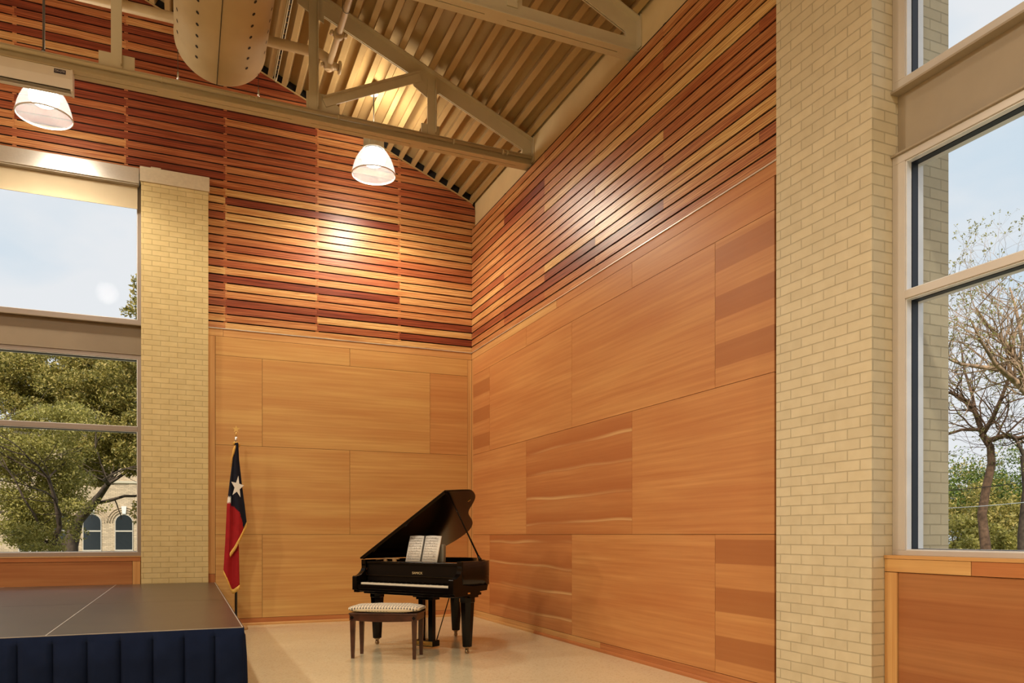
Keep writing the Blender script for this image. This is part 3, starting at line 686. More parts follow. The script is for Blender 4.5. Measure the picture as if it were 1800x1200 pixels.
# ------------------------------------------------------------------ pendant lamps
def pendant(x, y, z, label):
    t = empty('pendant_lamp', (x, y, z), label=label, cat='lamp', group='pendant lamps')
    prof = [(0.286, 0.0), (0.289, 0.008), (0.283, 0.03), (0.270, 0.09), (0.248, 0.16), (0.218, 0.225), (0.180, 0.285), (0.140, 0.325)]
    b = MB(); b.lathe(prof, n=64)
    sh = b.build('lamp_shade', M['acrylic'], t)
    b = MB(); b.lathe([(0.280, -0.006), (0.291, -0.004), (0.292, 0.006), (0.285, 0.010), (0.279, 0.004), (0.280, -0.006)], n=64); b.build('rim', M['white'], sh)
    b = MB(); b.lathe([(0.0, 0.13), (0.10, 0.14), (0.150, 0.18), (0.155, 0.24), (0.115, 0.325), (0.0, 0.33)], n=24); b.build('bulb', M['bulb'], t)
    b = MB(); b.lathe([(0.145, 0.325), (0.150, 0.330), (0.150, 0.345), (0.13, 0.352), (0.0, 0.352)], n=40); b.build('collar', M['sink'], t)
    b = MB()
    n = 20; pr = []
    for k in range(n*2):
        a = 2*math.pi*k/(n*2); r = 0.135 if k % 2 else 0.118; pr.append((r*math.cos(a), r*math.sin(a)))
    b.prism(pr, 2, 0.352, 0.56); b.build('ballast_housing', M['sink'], t)
    zt = roofz(x)-z
    b = MB(); b.tube([(0, 0, 0.56), (0, 0, zt)], 0.0085, 8); b.build('cord', M['bronze'], t)
    b = MB(); b.lathe([(0.0, zt-.06), (0.055, zt-.06), (0.065, zt-.03), (0.065, zt+.0), (0.0, zt+.0)], n=24); b.build('canopy', M['sink'], t)
    return t
pendant(-1.785, -1.1, 6.02, 'glowing bell pendant lamp hanging in front of the slat wall, near the room corner')
pendant(-5.556, -1.1, 5.99, 'glowing bell pendant lamp half hidden behind the white projector screen case')

# ------------------------------------------------------------------ fabric duct
fd = empty('fabric_duct', (-3.72, -1.97, 6.78), label='big tan fabric air duct with rows of small holes under the roof', cat='duct')
b = MB(); Rr = 0.48; n = 64; b.smooth = True
def dring(y, r): return [(r*math.cos(2*math.pi*j/n), y, r*math.sin(2*math.pi*j/n)) for j in range(n)]
ys = [0.0, 0.006, 0.0, -0.03, -0.10, -1.0, -2.6, -2.62, -2.64, -4.5, -6.5, -9.0]
rr = [Rr-.02, Rr-.004, Rr+.004, Rr+.006, Rr, Rr, Rr, Rr+.004, Rr, Rr, Rr, Rr]
b.grid([dring(y, r) for y, r in zip(ys, rr)], closed=True)
b.smooth = False; b.face([b.pt(p) for p in dring(0.0, Rr-.02)])
b.build('sleeve', M['duct'], fd)
b = MB(); hh = MB()
for ang in (-157, -122, -58, -23):
    for k in range(34):
        y = -0.32-0.19*k; a = R(ang); c = Vector((Rr*math.cos(a), y, Rr*math.sin(a)))*1.0; c.x *= 1.004; c.z *= 1.004
        tx = Vector((-math.sin(a), 0, math.cos(a))); ty = Vector((0, 1, 0))
        hh.poly([c+tx*.017*math.cos(2*math.pi*j/10)+ty*.024*math.sin(2*math.pi*j/10) for j in range(10)])
hh.build('air_hole', M['hole'], fd, kind='stuff')
b = MB(); b.tube([(0.0-.04, 0.0, -Rr-.003), (-.04, -9.0, -Rr-.003)], 0.004, 5); b.build('seam', M['hole'], fd)
for sx in (-0.44, 0.40):
    b = MB(); b.tube([(sx, -0.02, -0.16), (sx-.0, -0.07, -0.60)], 0.0035, 5); c_ = b.build('tether_cable', M['bronze'], fd)
    b = MB(); b.tube([(sx, -0.055, -0.47), (sx, -0.066, -0.56)], 0.011, 8); b.build('turnbuckle', M['silver'], c_)

# ------------------------------------------------------------------ sprinkler pipes and channel
sp = empty('sprinkler_pipe', (-2.47, -1.72, 6.98), label='tan sprinkler pipes with grooved couplings running past the duct', cat='pipe')
b = MB(); b.tube([(-9.0, 0, 0.10), (-0.12, 0, 0.10), (-0.03, 0, 0.06), (0.0, 0, 0.0), (0.0, 0.02, -0.06)], 0.058, 14); b.build('main_pipe', M['pipe'], sp)
b = MB(); b.tube([(0.0, 0.05, 0.0), (0.0, -6.0, 0.0)], 0.036, 12); b.build('branch_pipe', M['pipe'], sp)
for y in (0.045, -0.60):
    b = MB(); b.tube([(0.0, y-.035, 0.0), (0.0, y+.035, 0.0)], 0.058, 14); c_ = b.build('coupling', M['pipe'], sp)
    for s_ in (-1, 1):
        b = MB(); b.tube([(s_*.078, y-.045, 0), (s_*.078, y-.024, 0), (s_*.078, y-.022, 0), (s_*.078, y+.022, 0), (s_*.078, y+.024, 0), (s_*.078, y+.045, 0)], [.010, .010, .022, .022, .010, .010], 8)
        b.build('bolt', M['pipe'], c_)
b = MB(); b.tube([(0.11, 0.0, -0.02), (0.135, 0.0, -0.02)], 0.075, 18); b.build('end_cap', M['pipe'], sp)
b = MB(); b.tube([(0.0, 0, 0.0), (0.11, 0, -0.02)], 0.04, 12); b.build('outlet', M['pipe'], sp)
b = MB()
for s_ in (-1, 1): b.tube([(s_*.04, -1.05, 0.0), (s_*.035, -1.05, 0.50)], 0.0035, 5)
b.tube([(-.04, -1.05, 0.0), (-.03, -1.05, -.03), (0, -1.05, -.042), (.03, -1.05, -.03), (.04, -1.05, 0)], 0.0035, 5)
b.build('hanger_loop', M['bronze'], sp)
pc = empty('perforated_channel', (-2.93, -0.06, 0), label='dark slotted metal channel running along a roof deck rib', cat='channel')
zc = roofz(-2.93)-.02
b = MB(); b.box(-.02, -.012, -7, 0, zc-.02, zc+.0); b.box(.012, .02, -7, 0, zc-.02, zc+.0); b.build('rail', M['steel'], pc)
b = MB()
for k in range(60): b.box(-.012, .012, -7+k*.117, -7+k*.117+.075, zc-.012, zc-.004)
b.build('slots', M['dark'], pc, kind='stuff')
b = MB(); b.tube([(0.0, -0.06, zc-.02), (0.0, -0.06, zc-.07)], 0.010, 6); b.build('end_bracket', M['steel'], pc)

# ------------------------------------------------------------------ stage with skirt
sg = empty('stage_platform', (-3.72, -5.55, 0), label='low stage of dark brown deck panels with pleated navy skirt', cat='stage')
zt = 0.61; X0, X1, Y0, Y1 = -4.98, 0.0, 0.0, 5.42
xs = [0.0, -1.182, -2.40, -3.62, -4.84]; ys = [0.0, 2.44, 5.43]
for i in range(4):
    for j in range(2):
        b = MB(); b.box(xs[i+1]+.003, xs[i]-.003, ys[j]+.003, ys[j+1]-.003, zt-.022, zt); b.build('deck_panel', M['stage'], sg)
b = MB()
for x in xs[1:4]: b.box(x-.0035, x+.0035, 0, 5.43, zt-.03, zt+.001)
b.box(-.004, .004, 0, 5.43, zt-.02, zt+.001); b.box(xs[-1], 0, -.006, 0.002, zt-.02, zt+.001); b.build('edge_strip', M['stagedge'], sg)
b = MB(); b.box(xs[-1]+.02, -.02, 0.02, 5.40, zt-.12, zt-.031); b.build('frame', M['black'], sg)
for px in (-.15, -1.18, -2.4, -3.6, -4.7):
    for py in (.2, 2.6, 5.2):
        b = MB(); b.tube([(px, py, 0), (px, py, zt-.12)], 0.022, 8); b.build('leg', M['black'], sg)
b = MB(); b.smooth = True
def skirt_line(length, fn):
    pw = 0.192; n = int(length/pw)+1; off = []
    for k in range(n):
        rnd = random.Random(k*7+3); j = rnd.uniform(-.012, .012)
        for u, d in ((0.0, 0.020), (0.010, -0.004), (0.045, -0.018), (0.10, -0.014), (0.150, -0.022), (0.182, -0.010), (0.190, 0.012)):
            off.append((k*pw+u+(j if 0.01 < u < .18 else 0), d))
    rows = []
    for z, amp in ((zt-.003, .06), (zt-.052, .10), (zt-.056, .45), (zt-.2, .8), (0.25, 1.0), (0.1, 1.15), (0.004, 1.25)):
        rows.append([fn(min(o, length), d*amp*1.5, z) for o, d in off])
    b.grid(rows)
skirt_line(4.98, lambda o, d, z: (-o+.010, -.014+d, z))
skirt_line(5.40, lambda o, d, z: (.008-d, o-.01, z))
b.build('skirt', M['skirt'], sg, solidify=0.003)

# ------------------------------------------------------------------ flag on its stand
fg = empty('flag_stand', (-3.468, -0.433, 0), label='navy white and red flag with gold fringe on a black pole', cat='flag')
b = MB(); b.lathe([(0.0, 0.0), (0.15, 0.0), (0.15, 0.028), (0.135, 0.040), (0.06, 0.055), (0.03, 0.075), (0.02, 0.12), (0.0, 0.12)], n=32); b.build('base', M['woodlt'], fg)
b = MB(); b.tube([(0, 0, 0.05), (0, 0, 2.47)], 0.0165, 12); b.build('pole', M['black'], fg)
b = MB(); b.tube([(0, 0, 2.47), (0, 0, 2.545)], 0.018, 14); b.build('ferrule', M['silver'], fg)
b = MB(); b.lathe([(0.0, 2.545), (0.012, 2.55), (0.008, 2.575), (0.013, 2.59), (0.005, 2.605), (0.0, 2.61)], n=12)
pts = []
for k in range(10):
    a = math.pi/2+k*math.pi/5; r = 0.050 if k % 2 == 0 else 0.020; pts.append((r*math.cos(a), 2.645+r*math.sin(a)))
b.prism(pts, 1, -0.006, 0.006); b.build('finial', M['gold'], fg)
def px2(x, y, yy):  # picture position -> x, z offsets on the flag's own plane (flag is 10.3 m away)
    return ((x-415)/133.5, yy, 2.475-(y-777)/133.5)
def lerp_tab(tab, t):
    for k in range(len(tab)-1):
        if tab[k][0] <= t <= tab[k+1][0]:
            f = (t-tab[k][0])/max(1e-9, tab[k+1][0]-tab[k][0]); return tab[k][1]+f*(tab[k+1][1]-tab[k][1])
    return tab[-1][1] if t > tab[-1][0] else tab[0][1]
def cloth(name, left, right, bottom, yoff, folds, depth, split, mats, parent, ph=0.0):
    b = MB(); b.smooth = True; nu, nv = 24, 64; top = 779
    P = []
    for i in range(nv+1):
        row = []
        for j in range(nu+1):
            s_ = j/nu; yb = lerp_tab(bottom, s_); y = top+(yb-top)*i/nv
            x = lerp_tab(left, y)+(lerp_tab(right, y)-lerp_tab(left, y))*s_
            w = (lerp_tab(right, y)-lerp_tab(left, y))/133.5
            d = yoff+depth*min(1, w/0.15)*math.sin(ph+s_*folds*2*math.pi+0.3*math.sin(i*.12))
            row.append((x, y, d))
        P.append(row)
    I = [[b.pt(px2(*p)) for p in row] for row in P]
    for i in range(nv):
        for j in range(nu):
            cx = sum(P[i+a][j+c][0] for a in (0, 1) for c in (0, 1))/4; cy = sum(P[i+a][j+c][1] for a in (0, 1) for c in (0, 1))/4
            b.cur = split(cx, cy); b.face((I[i+1][j], I[i+1][j+1], I[i][j+1], I[i][j]))
    return b.build(name, mats, parent, solidify=0.003), P
fm = [M['navy'], M['red'], M['wht']]
A_left = [(779, 413), (800, 410.5), (850, 406.5), (900, 406), (940, 405.5), (975, 404)]
A_right = [(779, 418), (810, 419.5), (850, 424), (890, 429), (918, 432), (940, 432)]
A_bot = [(0, 973), (.25, 962), (.5, 948), (.72, 936), (1, 919)]
flA, PA = cloth('flag_cloth', A_left, A_right, A_bot, -0.078, 1.3, 0.024, lambda x, y: 1 if y > (lerp_tab([(404, 888), (413, 893), (420, 902), (424, 915), (427, 930)], x)) else 0, fm, fg, 0.5)
B_left = [(779, 412.5), (800, 410), (845, 404.5), (890, 399.5), (950, 397), (1003, 394), (1040, 394)]
B_right = [(779, 416), (850, 415), (900, 418), (1030, 420.5), (1040, 421)]
B_bot = [(0, 1003), (.25, 1018), (.5, 1036), (.62, 1037), (1, 1029)]
flB, PB = cloth('flag_cloth', B_left, B_right, B_bot, -0.036, 1.6, 0.014, lambda x, y: (1 if y > 884 else (2 if y > 874 and x > 399 else 0)), fm, fg, 2.0)
def star_pts(cx, cy, r0, r1, sq, rot):
    o = []
    for k in range(10):
        a = rot+k*math.pi/5; r = r0 if k % 2 == 0 else r1; o.append((cx+r*math.cos(a)*sq, cy+r*math.sin(a)))
    return o
sp_ = star_pts(416.2, 857, 20, 8.2, 0.56, R(-90+9))
b = MB(); C0 = b.pt(px2(416.2, 857, -0.108)); ring = [b.pt(px2(x, y, -0.106)) for x, y in sp_]
for k in range(10): b.face((C0, ring[(k+1) % 10], ring[k]))
b.build('star', M['wht'], flA, solidify=0.002)
def fringe(P, parent, w=7):
    b = MB(); b.smooth = True; bot = P[-1]
    pts = [Vector(px2(p[0], p[1], p[2])) for p in bot]
    for k in range(len(pts)-1): pass
    rows = [[p+Vector((0, -.004, .006)) for p in pts], [p+Vector((0, -.009, -.02)) for p in pts], [p+Vector((0.004, -.006, -w/133.5)) for p in pts]]
    b.grid(rows, flip=True); return b.build('fringe', M['fringe'], parent, solidify=0.006)
fringe(PA, flA); fringe(PB, flB)
b = MB(); rnd = random.Random(2)
b.tube([px2(410, 782, -.05), px2(412, 779, -.06), px2(417, 780, -.055), px2(420, 783, -.04), px2(418, 786, -.03), px2(413, 788, -.055), px2(411, 795, -.06)], 0.017, 8)
b.tube([px2(414, 784, -.06), px2(411, 792, -.07), px2(409.5, 800, -.065), px2(407.5, 806, -.06), px2(405.5, 822, -.06)], [.016, .018, .013, .009, .006], 8)
b.build('gold_cord', M['fringe'], fg)

# ------------------------------------------------------------------ grand piano
PX, PY, PTH = -1.713, -3.034, -0.979
gp = empty('grand_piano', (PX, PY, 0), PTH, label='black baby grand piano with its lid propped open, by the corner', cat='piano')
W = 0.704; ZR = 0.972; ZU = 0.712
def catmull(pts, n=8):
    out = []
    for k in range(len(pts)-1):
        p0 = pts[max(k-1, 0)]; p1 = pts[k]; p2 = pts[k+1]; p3 = pts[min(k+2, len(pts)-1)]
        for q in range(n):
            t = q/n
            out.append(tuple(0.5*((2*p1[i])+(-p0[i]+p2[i])*t+(2*p0[i]-5*p1[i]+4*p2[i]-p3[i])*t*t+(-p0[i]+3*p1[i]-3*p2[i]+p3[i])*t**3) for i in (0, 1)))
    out.append(pts[-1]); return out
treble = [(W, -0.17), (W, 0.0), (W, 0.15), (0.700, 0.27), (0.655, 0.39), (0.56, 0.49), (0.44, 0.57), (0.33, 0.67), (0.24, 0.81), (0.16, 0.95), (0.06, 1.06), (-0.07, 1.12), (-0.22, 1.13), (-0.36, 1.10), (-0.50, 1.03), (-0.61, 0.92), (-0.68, 0.78), (-W, 0.60), (-W, 0.3), (-W, -0.17)]
outer = catmull(treble, 6)
inner = []
for k, p in enumerate(outer):
    a = Vector(outer[max(k-1, 0)]); c = Vector(outer[min(k+1, len(outer)-1)]); d = (c-a).normalized(); nrm = Vector((-d.y, d.x)); inner.append((p[0]+nrm.x*.036, p[1]+nrm.y*.036))
b = MB(); b.smooth = False
n = len(outer)
for (ring_o, ring_i) in ((outer, inner),):
    bo = [b.pt((p[0], p[1], ZU)) for p in outer]; to = [b.pt((p[0], p[1], ZR)) for p in outer]
    bi = [b.pt((p[0], p[1], ZU)) for p in inner]; ti = [b.pt((p[0], p[1], ZR)) for p in inner]
    for k in range(n-1):
        b.smooth = True
        b.face((bo[k], bo[k+1], to[k+1], to[k])); b.face((bi[k+1], bi[k], ti[k], ti[k+1]))
        b.smooth = False
        b.face((to[k], to[k+1], ti[k+1], ti[k])); b.face((bo[k+1], bo[k], bi[k], bi[k+1]))
    for k in (0, n-1): b.face((bo[k], to[k], ti[k], bi[k]))
case = b.build('case', M['ebony'], gp)
b = MB(); b.face([b.pt((p[0], p[1], 0.80)) for p in inner]); b.build('soundboard', M['goldp'], gp)
b = MB(); b.face([b.pt((p[0], p[1], ZU+.02)) for p in outer][::-1]); b.build('bottom_board', M['ebonym'], gp)
# strings and dampers inside
b = MB()
for k in range(26):
    u = -0.55+k*0.042; v1 = 0.95 - max(0, u+.2)*0.75; b.box(u-.001, u+.001, 0.05, max(0.25, v1), 0.845, 0.847)
b.build('strings', M['gold'], gp, kind='stuff')
b = MB(); b.box(-.60, .60, 0.02, 0.06, 0.85, 0.90); b.build('damper_rail', M['ebonym'], gp)
# keybed, cheeks, fallboard
b = MB(); b.box(-W+.02, W-.02, -0.30, 0.16, 0.628, 0.70); b.box(-W+.09, W-.09, -0.24, 0.30, 0.600, 0.628); b.build('keybed', M['ebony'], gp, bevel=0.004)
def cheek(s_):
    b = MB(); pr = [(-0.324, 0.63), (0.036, 0.585), (0.10, 0.585), (0.125, 0.62), (0.16, 0.62), (0.175, 0.65), (0.28, 0.65), (0.292, 0.712), (-0.10, 0.80), (-0.145, 0.972)] 
    pr = [(-0.324, 0.640), (-0.300, 0.640), (-0.300, 0.612), (-0.06, 0.612), (-0.02, 0.585), (0.035, 0.585), (0.10, 0.600), (0.140, 0.620), (0.148, 0.650), (0.275, 0.655), (0.285, 0.690), (0.297, 0.7125), (0.0, 0.7125), (-0.169, 0.7125+.02), (-0.169, ZR), (-0.182, ZR), (-0.182, 0.925), (-0.175, 0.905), (-0.182, 0.875), (-0.200, 0.845), (-0.232, 0.818), (-0.262, 0.802), (-0.285, 0.796), (-0.312, 0.795), (-0.324, 0.785)]
    u0, u1 = (W-.062, W+.002) if s_ > 0 else (-W-.002, -W+.062)
    b.prism(pr, 0, u0, u1); return b.build('cheek', M['ebony'], gp, bevel=0.003)
cheek(-1); cheek(1)
b = MB(); b.box(-W+.062, W-.062, -0.312, -0.292, 0.655, 0.700); b.build('key_slip', M['ebony'], gp, bevel=0.004)
for s_ in (-1, 1):
    b = MB(); x0, x1 = (0.613, W-.062) if s_ > 0 else (-W+.062, -0.613); b.box(x0, x1, -0.29, -0.13, 0.69, 0.728); b.build('key_block', M['ebony'], gp, bevel=0.003)
b = MB(); b.box(-W+.062, W-.062, -0.150, -0.128, 0.735, 0.93); fb = b.build('fallboard', M['ebonym'], gp, bevel=0.003)
text('lettering', 'SAMICK', 0.036, (0.088, -0.1515, 0.838), (R(90), 0, 0), M['goldlet'], fb, 1.15)
b = MB(); b.box(-W+.062, W-.062, -0.168, 0.02, 0.930, 0.955); b.build('music_shelf', M['ebony'], gp, bevel=0.005)
kb = MB(); kb.box(-0.6125, 0.6125, -0.285, -0.13, 0.690, 0.702); kbo = kb.build('keyboard', M['ebonym'], gp)
kw = 1.225/52
proto_w = MB(); proto_w.box(-kw/2+.0005, kw/2-.0005, -0.284, -0.135, 0.703, 0.7235); pw = proto_w.build('white_key', M['ivory'], kbo, bevel=0.0015)
proto_b = MB(); proto_b.box(-.0055, .0055, -0.235, -0.135, 0.715, 0.7355); pb = proto_b.build('black_key', M['ebony'], kbo)
pw.location.x = -0.6125+kw/2; first = True
for k in range(1, 52):
    c_ = pw.copy(); COL.objects.link(c_); c_.location.x = -0.6125+kw*(k+.5)
k_b = 0
for k in range(51):
    if (k % 7) in (0, 2, 3, 5, 6) if k > 0 else True:
        o_ = pb if k_b == 0 else pb.copy()
        if k_b: COL.objects.link(o_)
        o_.location.x = -0.6125+kw*(k+1); k_b += 1
        if k_b >= 36: break
# lid hinged on the bass side
LA = R(30.8)
lidpts = [(0.0, -0.198), (1.41, -0.198), (1.432, -0.05), (1.452, 0.10), (1.455, 0.21), (1.41, 0.325), (1.325, 0.435), (1.19, 0.535), (1.08, 0.605), (0.985, 0.715), (0.876, 0.905), (0.774, 1.035), (0.64, 1.125), (0.49, 1.145), (0.34, 1.115), (0.20, 1.045), (0.09, 0.93), (0.02, 0.78), (0.0, 0.60)]
lp = [lidpts[0]]+catmull(lidpts[1:-1], 5)+[lidpts[-1]]
Ml = Matrix.Translation((-W, 0, 0.978)) @ Matrix.Rotation(-LA, 4, 'Y')
b = MB(Ml); b.prism([(p[0], p[1]) for p in lp], 2, 0.0, 0.019); lid = b.build('lid', M['ebony'], gp, bevel=0.003)
b = MB(Ml); b.box(0.03, 1.395, -0.198, -0.165, -0.020, -0.0005); b.build('lid_front_rail', M['ebony'], lid)
b = MB(Ml); b.box(1.26, 1.30, 0.36, 0.375, -0.007, -0.001); b.build('prop_cup', M['gold'], lid)
# prop stick from the treble rim to the lid
a_ = Vector((0.675, 0.22, ZR-.03)); e_ = Ml @ Vector((1.365, -0.085, 0.0))
b = MB(); b.tube([a_, a_.lerp(e_, .5), e_], [0.011, 0.009, 0.008], 8); b.build('lid_prop', M['ebony'], gp)
b = MB(); b.tube([a_, a_.lerp(e_, .11)], [0.020, 0.014], 6); b.build('prop_hinge', M['ebony'], gp)
def leg(u, v, zt_):
    b = MB(); oct_ = [(1, .42), (.42, 1), (-.42, 1), (-1, .42), (-1, -.42), (-.42, -1), (.42, -1), (1, -.42)]
    rows = []
    for z, r in ((0.075, 0.046), (0.078, 0.047), (0.09, 0.048), (0.54, 0.072), (0.546, 0.078), (zt_, 0.078)): rows.append([(u+r*q[0], v+r*q[1], z) for q in oct_])
    b.grid(rows, closed=True); b.face([b.pt(p) for p in rows[0]][::-1]); b.face([b.pt(p) for p in rows[-1]])
    o = b.build('leg', M['ebony'], gp)
    b = MB(); b.lathe([(0.0, 0.078), (0.036, 0.078), (0.036, 0.066), (0.020, 0.058), (0.016, 0.045), (0.0, 0.045)], (u, v, 0), 16)
    b.tube([(u-.013, v, 0.021), (u+.013, v, 0.021)], 0.021, 16); b.box(u-.017, u-.0135, v-.010, v+.010, 0.02, 0.055); b.box(u+.0135, u+.017, v-.010, v+.010, 0.02, 0.055)
    b.build('caster', M['casterm'], o); return o
leg(-0.634, 0.0, 0.605); leg(0.640, 0.0, 0.59); leg(-0.312, 1.058, ZU)
for s_ in (-1, 1):
    b = MB(); b.box(s_*.636-.10, s_*.636+.05 if s_ > 0 else s_*.636+.10, -0.10, 0.14, 0.588, 0.602); b.build('leg_plate', M['ebony'], gp)
# lyre
ly = MB(); ly.box(-0.13, 0.17, 0.03, 0.20, 0.560, 0.602); ly.box(-0.10, 0.14, 0.05, 0.17, 0.535, 0.560); lyr = ly.build('lyre', M['ebony'], gp, bevel=0.003)
for u in (-0.055, 0.085):
    b = MB(); b.box(u-.030, u+.030, 0.07, 0.13, 0.085, 0.56); b.build('lyre_post', M['ebony'], lyr, bevel=0.003)
b = MB(); b.box(-0.11, 0.14, 0.04, 0.17, 0.022, 0.090); b.build('pedal_box', M['ebony'], lyr, bevel=0.004)
for u in (-0.055, 0.015, 0.085):
    b = MB(); b.box(u-.016, u+.016, -0.05, 0.045, 0.050, 0.060); b.build('pedal', M['gold'], lyr, bevel=0.003)
    b = MB(); b.tube([(u, 0.10, 0.09), (u, 0.10, 0.56)], 0.004, 6); b.build('pedal_rod', M['gold'], lyr)
b = MB(); b.tube([(0.10, 0.16, 0.07), (0.11, 0.46, 0.70)], 0.006, 6); b.build('lyre_brace', M['ebony'], lyr)
b = MB(); b.box(-0.11, 0.14, 0.0395, 0.0400, 0.030, 0.080); b.build('brass_plate', M['gold'], lyr)
b = MB(); b.box(W+.0022, W+.0035, -0.075, -0.035, 0.632, 0.648); b.build('brass_tag', M['gold'], gp)

MP = Matrix.Translation((PX, PY, 0)) @ Matrix.Rotation(PTH, 4, 'Z')
# music book standing on the shelf
p0 = MP @ Vector((0.105, -0.105, 0.956))
mbk = empty('music_book', p0, PTH, label='open spiral bound music book standing on the piano, covered in printed notes', cat='book')
lean = math.atan2(0.08, 0.285); Rx = Matrix.Rotation(-lean, 4, 'X')
for s_ in (-1, 1):
    b = MB(Rx); n_ = 10; rows_ = []
    for k in range(n_+1):
        t = k/n_; u = s_*(0.004+0.214*t); d = -0.010*math.sin(math.pi*min(1, t*1.2)) - 0.002
        rows_.append([(u, d, 0.0), (u, d, 0.290+0.002*math.sin(t*3))])
    b.smooth = True; b.grid(rows_, flip=(s_ < 0)); pg = b.build('page', M['paper'], mbk, solidify=0.012)
    b = MB(Rx); rnd = random.Random(5+s_)
    for sysn in range(9):
        z = 0.262-sysn*0.029
        for ln in range(3):
            b.box(*sorted((s_*0.022, s_*0.198)), -0.0215, -0.0208, z-ln*.0032, z-ln*.0032+.0009)
        for q in range(15):
            u = s_*(0.03+0.165*rnd.random()); hgt = rnd.uniform(.004, .012); zz = z+rnd.uniform(-.010, .006)
            b.box(u-.0012, u+.0012, -0.0215, -0.0206, zz, zz+hgt)
    b.build('printed_notes', M['ink'], pg, kind='stuff')
b = MB(Rx)
for k in range(22): b.box(-.006, .006, -0.022, 0.006, 0.010+k*.0128, 0.0165+k*.0128)
b.build('spiral_binding', M['dark'], mbk)
p0 = MP @ Vector((0.285, -0.030, 0.956))
gc = empty('small_case', p0, PTH, label='small dark grey case standing behind the open music book', cat='case')
b = MB(); b.prism([(-.09, 0), (.062, 0), (.065, .18), (.055, .193), (-.08, .193), (-.09, .18)], 1, 0, 0.045); b.build('body', M['greycase'], gc, bevel=0.006)
p0 = MP @ Vector((-0.50, -0.06, 0.956))
sk = empty('wooden_stick', p0, PTH, label='short pale wooden stick lying in the piano beside the lid hinge', cat='stick')
b = MB(); b.prism([(-.10, .008), (.06, .026), (.24, .022), (.24, .034), (.05, .038), (-.10, .014)], 1, 0.0, 0.02); b.box(.02, .06, 0, .02, 0.0, .027); b.box(.15, .20, 0, .02, 0.0, .024); b.build('stick', M['woodlt'], sk)

# ------------------------------------------------------------------ piano bench and cushion
bx, by, bth = -2.172, -3.422, R(-29.2)
pbn = empty('piano_bench', (bx, by, 0), bth, label='dark walnut piano bench with four tapered legs in front of the piano', cat='bench')
for su in (-1, 1):
    for sv in (-1, 1):
        b = MB(); rows_ = []
        for z, r in ((0.0, 0.014), (0.004, 0.015), (0.38, 0.024)): rows_.append([(su*.318+r*a, sv*.152+r*c, z) for a, c in ((1, -1), (1, 1), (-1, 1), (-1, -1))])
        b.grid(rows_, closed=True); b.face([b.pt(p) for p in rows_[0]][::-1]); b.build('leg', M['walnut'], pbn, bevel=0.002)
b = MB(); n_ = 14
for sv in (-1, 1):
    pr = [(-.345, .445), (-.345, .385)]+[(-.345+.69*k/n_, .385-.012*math.sin(math.pi*k/n_)) for k in range(1, n_)]+[(.345, .385), (.345, .445)]
    b.prism(pr, 1, *sorted((sv*.178, sv*.158)))
for su in (-1, 1): b.box(*sorted((su*.345, su*.325)), -.158, .158, .385, .445)
b.build('apron', M['walnut'], pbn, bevel=0.002)
b = MB(); b.box(-.352, .352, -.185, .185, .445, .462); b.build('seat', M['walnut'], pbn, bevel=0.004)
for su in (-1, 1):
    b = MB(); b.prism([(su*.318, .390), (su*.318+.02, .413), (su*.318, .436), (su*.318-.02, .413)], 1, -.181, -.178); b.build('corner_ornament', M['ebonym'], pbn)
def cushion_mat():
    m, nt, N, L, b = newmat('woven_cushion'); setc(b, (.7, .62, .5), 0.9)
    tc = N.new('ShaderNodeTexCoord'); mp = N.new('ShaderNodeMapping'); L.new(tc.outputs['Object'], mp.inputs[0])
    bt = N.new('ShaderNodeTexBrick'); bt.inputs['Scale'].default_value = 1; bt.inputs['Brick Width'].default_value = 0.030; bt.inputs['Row Height'].default_value = 0.042
    bt.inputs['Mortar Size'].default_value = 0.0085; bt.inputs['Mortar Smooth'].default_value = 0.1; bt.offset = 0.0
    bt.inputs['Color1'].default_value = (.10, .10, .11, 1); bt.inputs['Color2'].default_value = (.22, .21, .21, 1); bt.inputs['Mortar'].default_value = (.74, .66, .52, 1)
    sx = N.new('ShaderNodeSeparateXYZ'); L.new(mp.outputs[0], sx.inputs[0])
    ad = N.new('ShaderNodeMath'); ad.operation = 'ADD'; L.new(sx.outputs['Y'], ad.inputs[0]); L.new(sx.outputs['Z'], ad.inputs[1])
    cb = N.new('ShaderNodeCombineXYZ'); L.new(sx.outputs['X'], cb.inputs[0]); L.new(ad.outputs[0], cb.inputs[1]); L.new(cb.outputs[0], bt.inputs['Vector'])
    L.new(bt.outputs['Color'], b.inputs['Base Color'])
    bp = N.new('ShaderNodeBump'); bp.inputs['Distance'].default_value = 0.004; L.new(bt.outputs['Fac'], bp.inputs['Height']); L.new(bp.outputs[0], b.inputs['Normal'])
    return m
cu = MB(); cu.smooth = True; nu, nv = 30, 18; P = []
def sup(a, e): return math.copysign(abs(a)**e, a)
for i in range(nv+1):
    ph = -math.pi/2+math.pi*i/nv; row = []
    for j in range(nu*2):
        th = 2*math.pi*j/(nu*2); cx_ = sup(math.cos(th), .35)*sup(math.cos(ph), .45); cy_ = sup(math.sin(th), .35)*sup(math.cos(ph), .45)
        row.append((0.378*cx_, 0.205*cy_, 0.040+0.040*sup(math.sin(ph), .75)*(1-.22*cx_*cx_)+.003*math.sin(9*cx_)*math.sin(7*cy_)))
    P.append(row)
cu.grid(P, closed=True)
cuo = cu.build('seat_cushion', cushion_mat()); cuo.location = (bx, by, 0.462); cuo.rotation_euler = (0, 0, bth)
tag(cuo, 'cream woven seat cushion with rows of grey stitches on the piano bench', 'cushion')

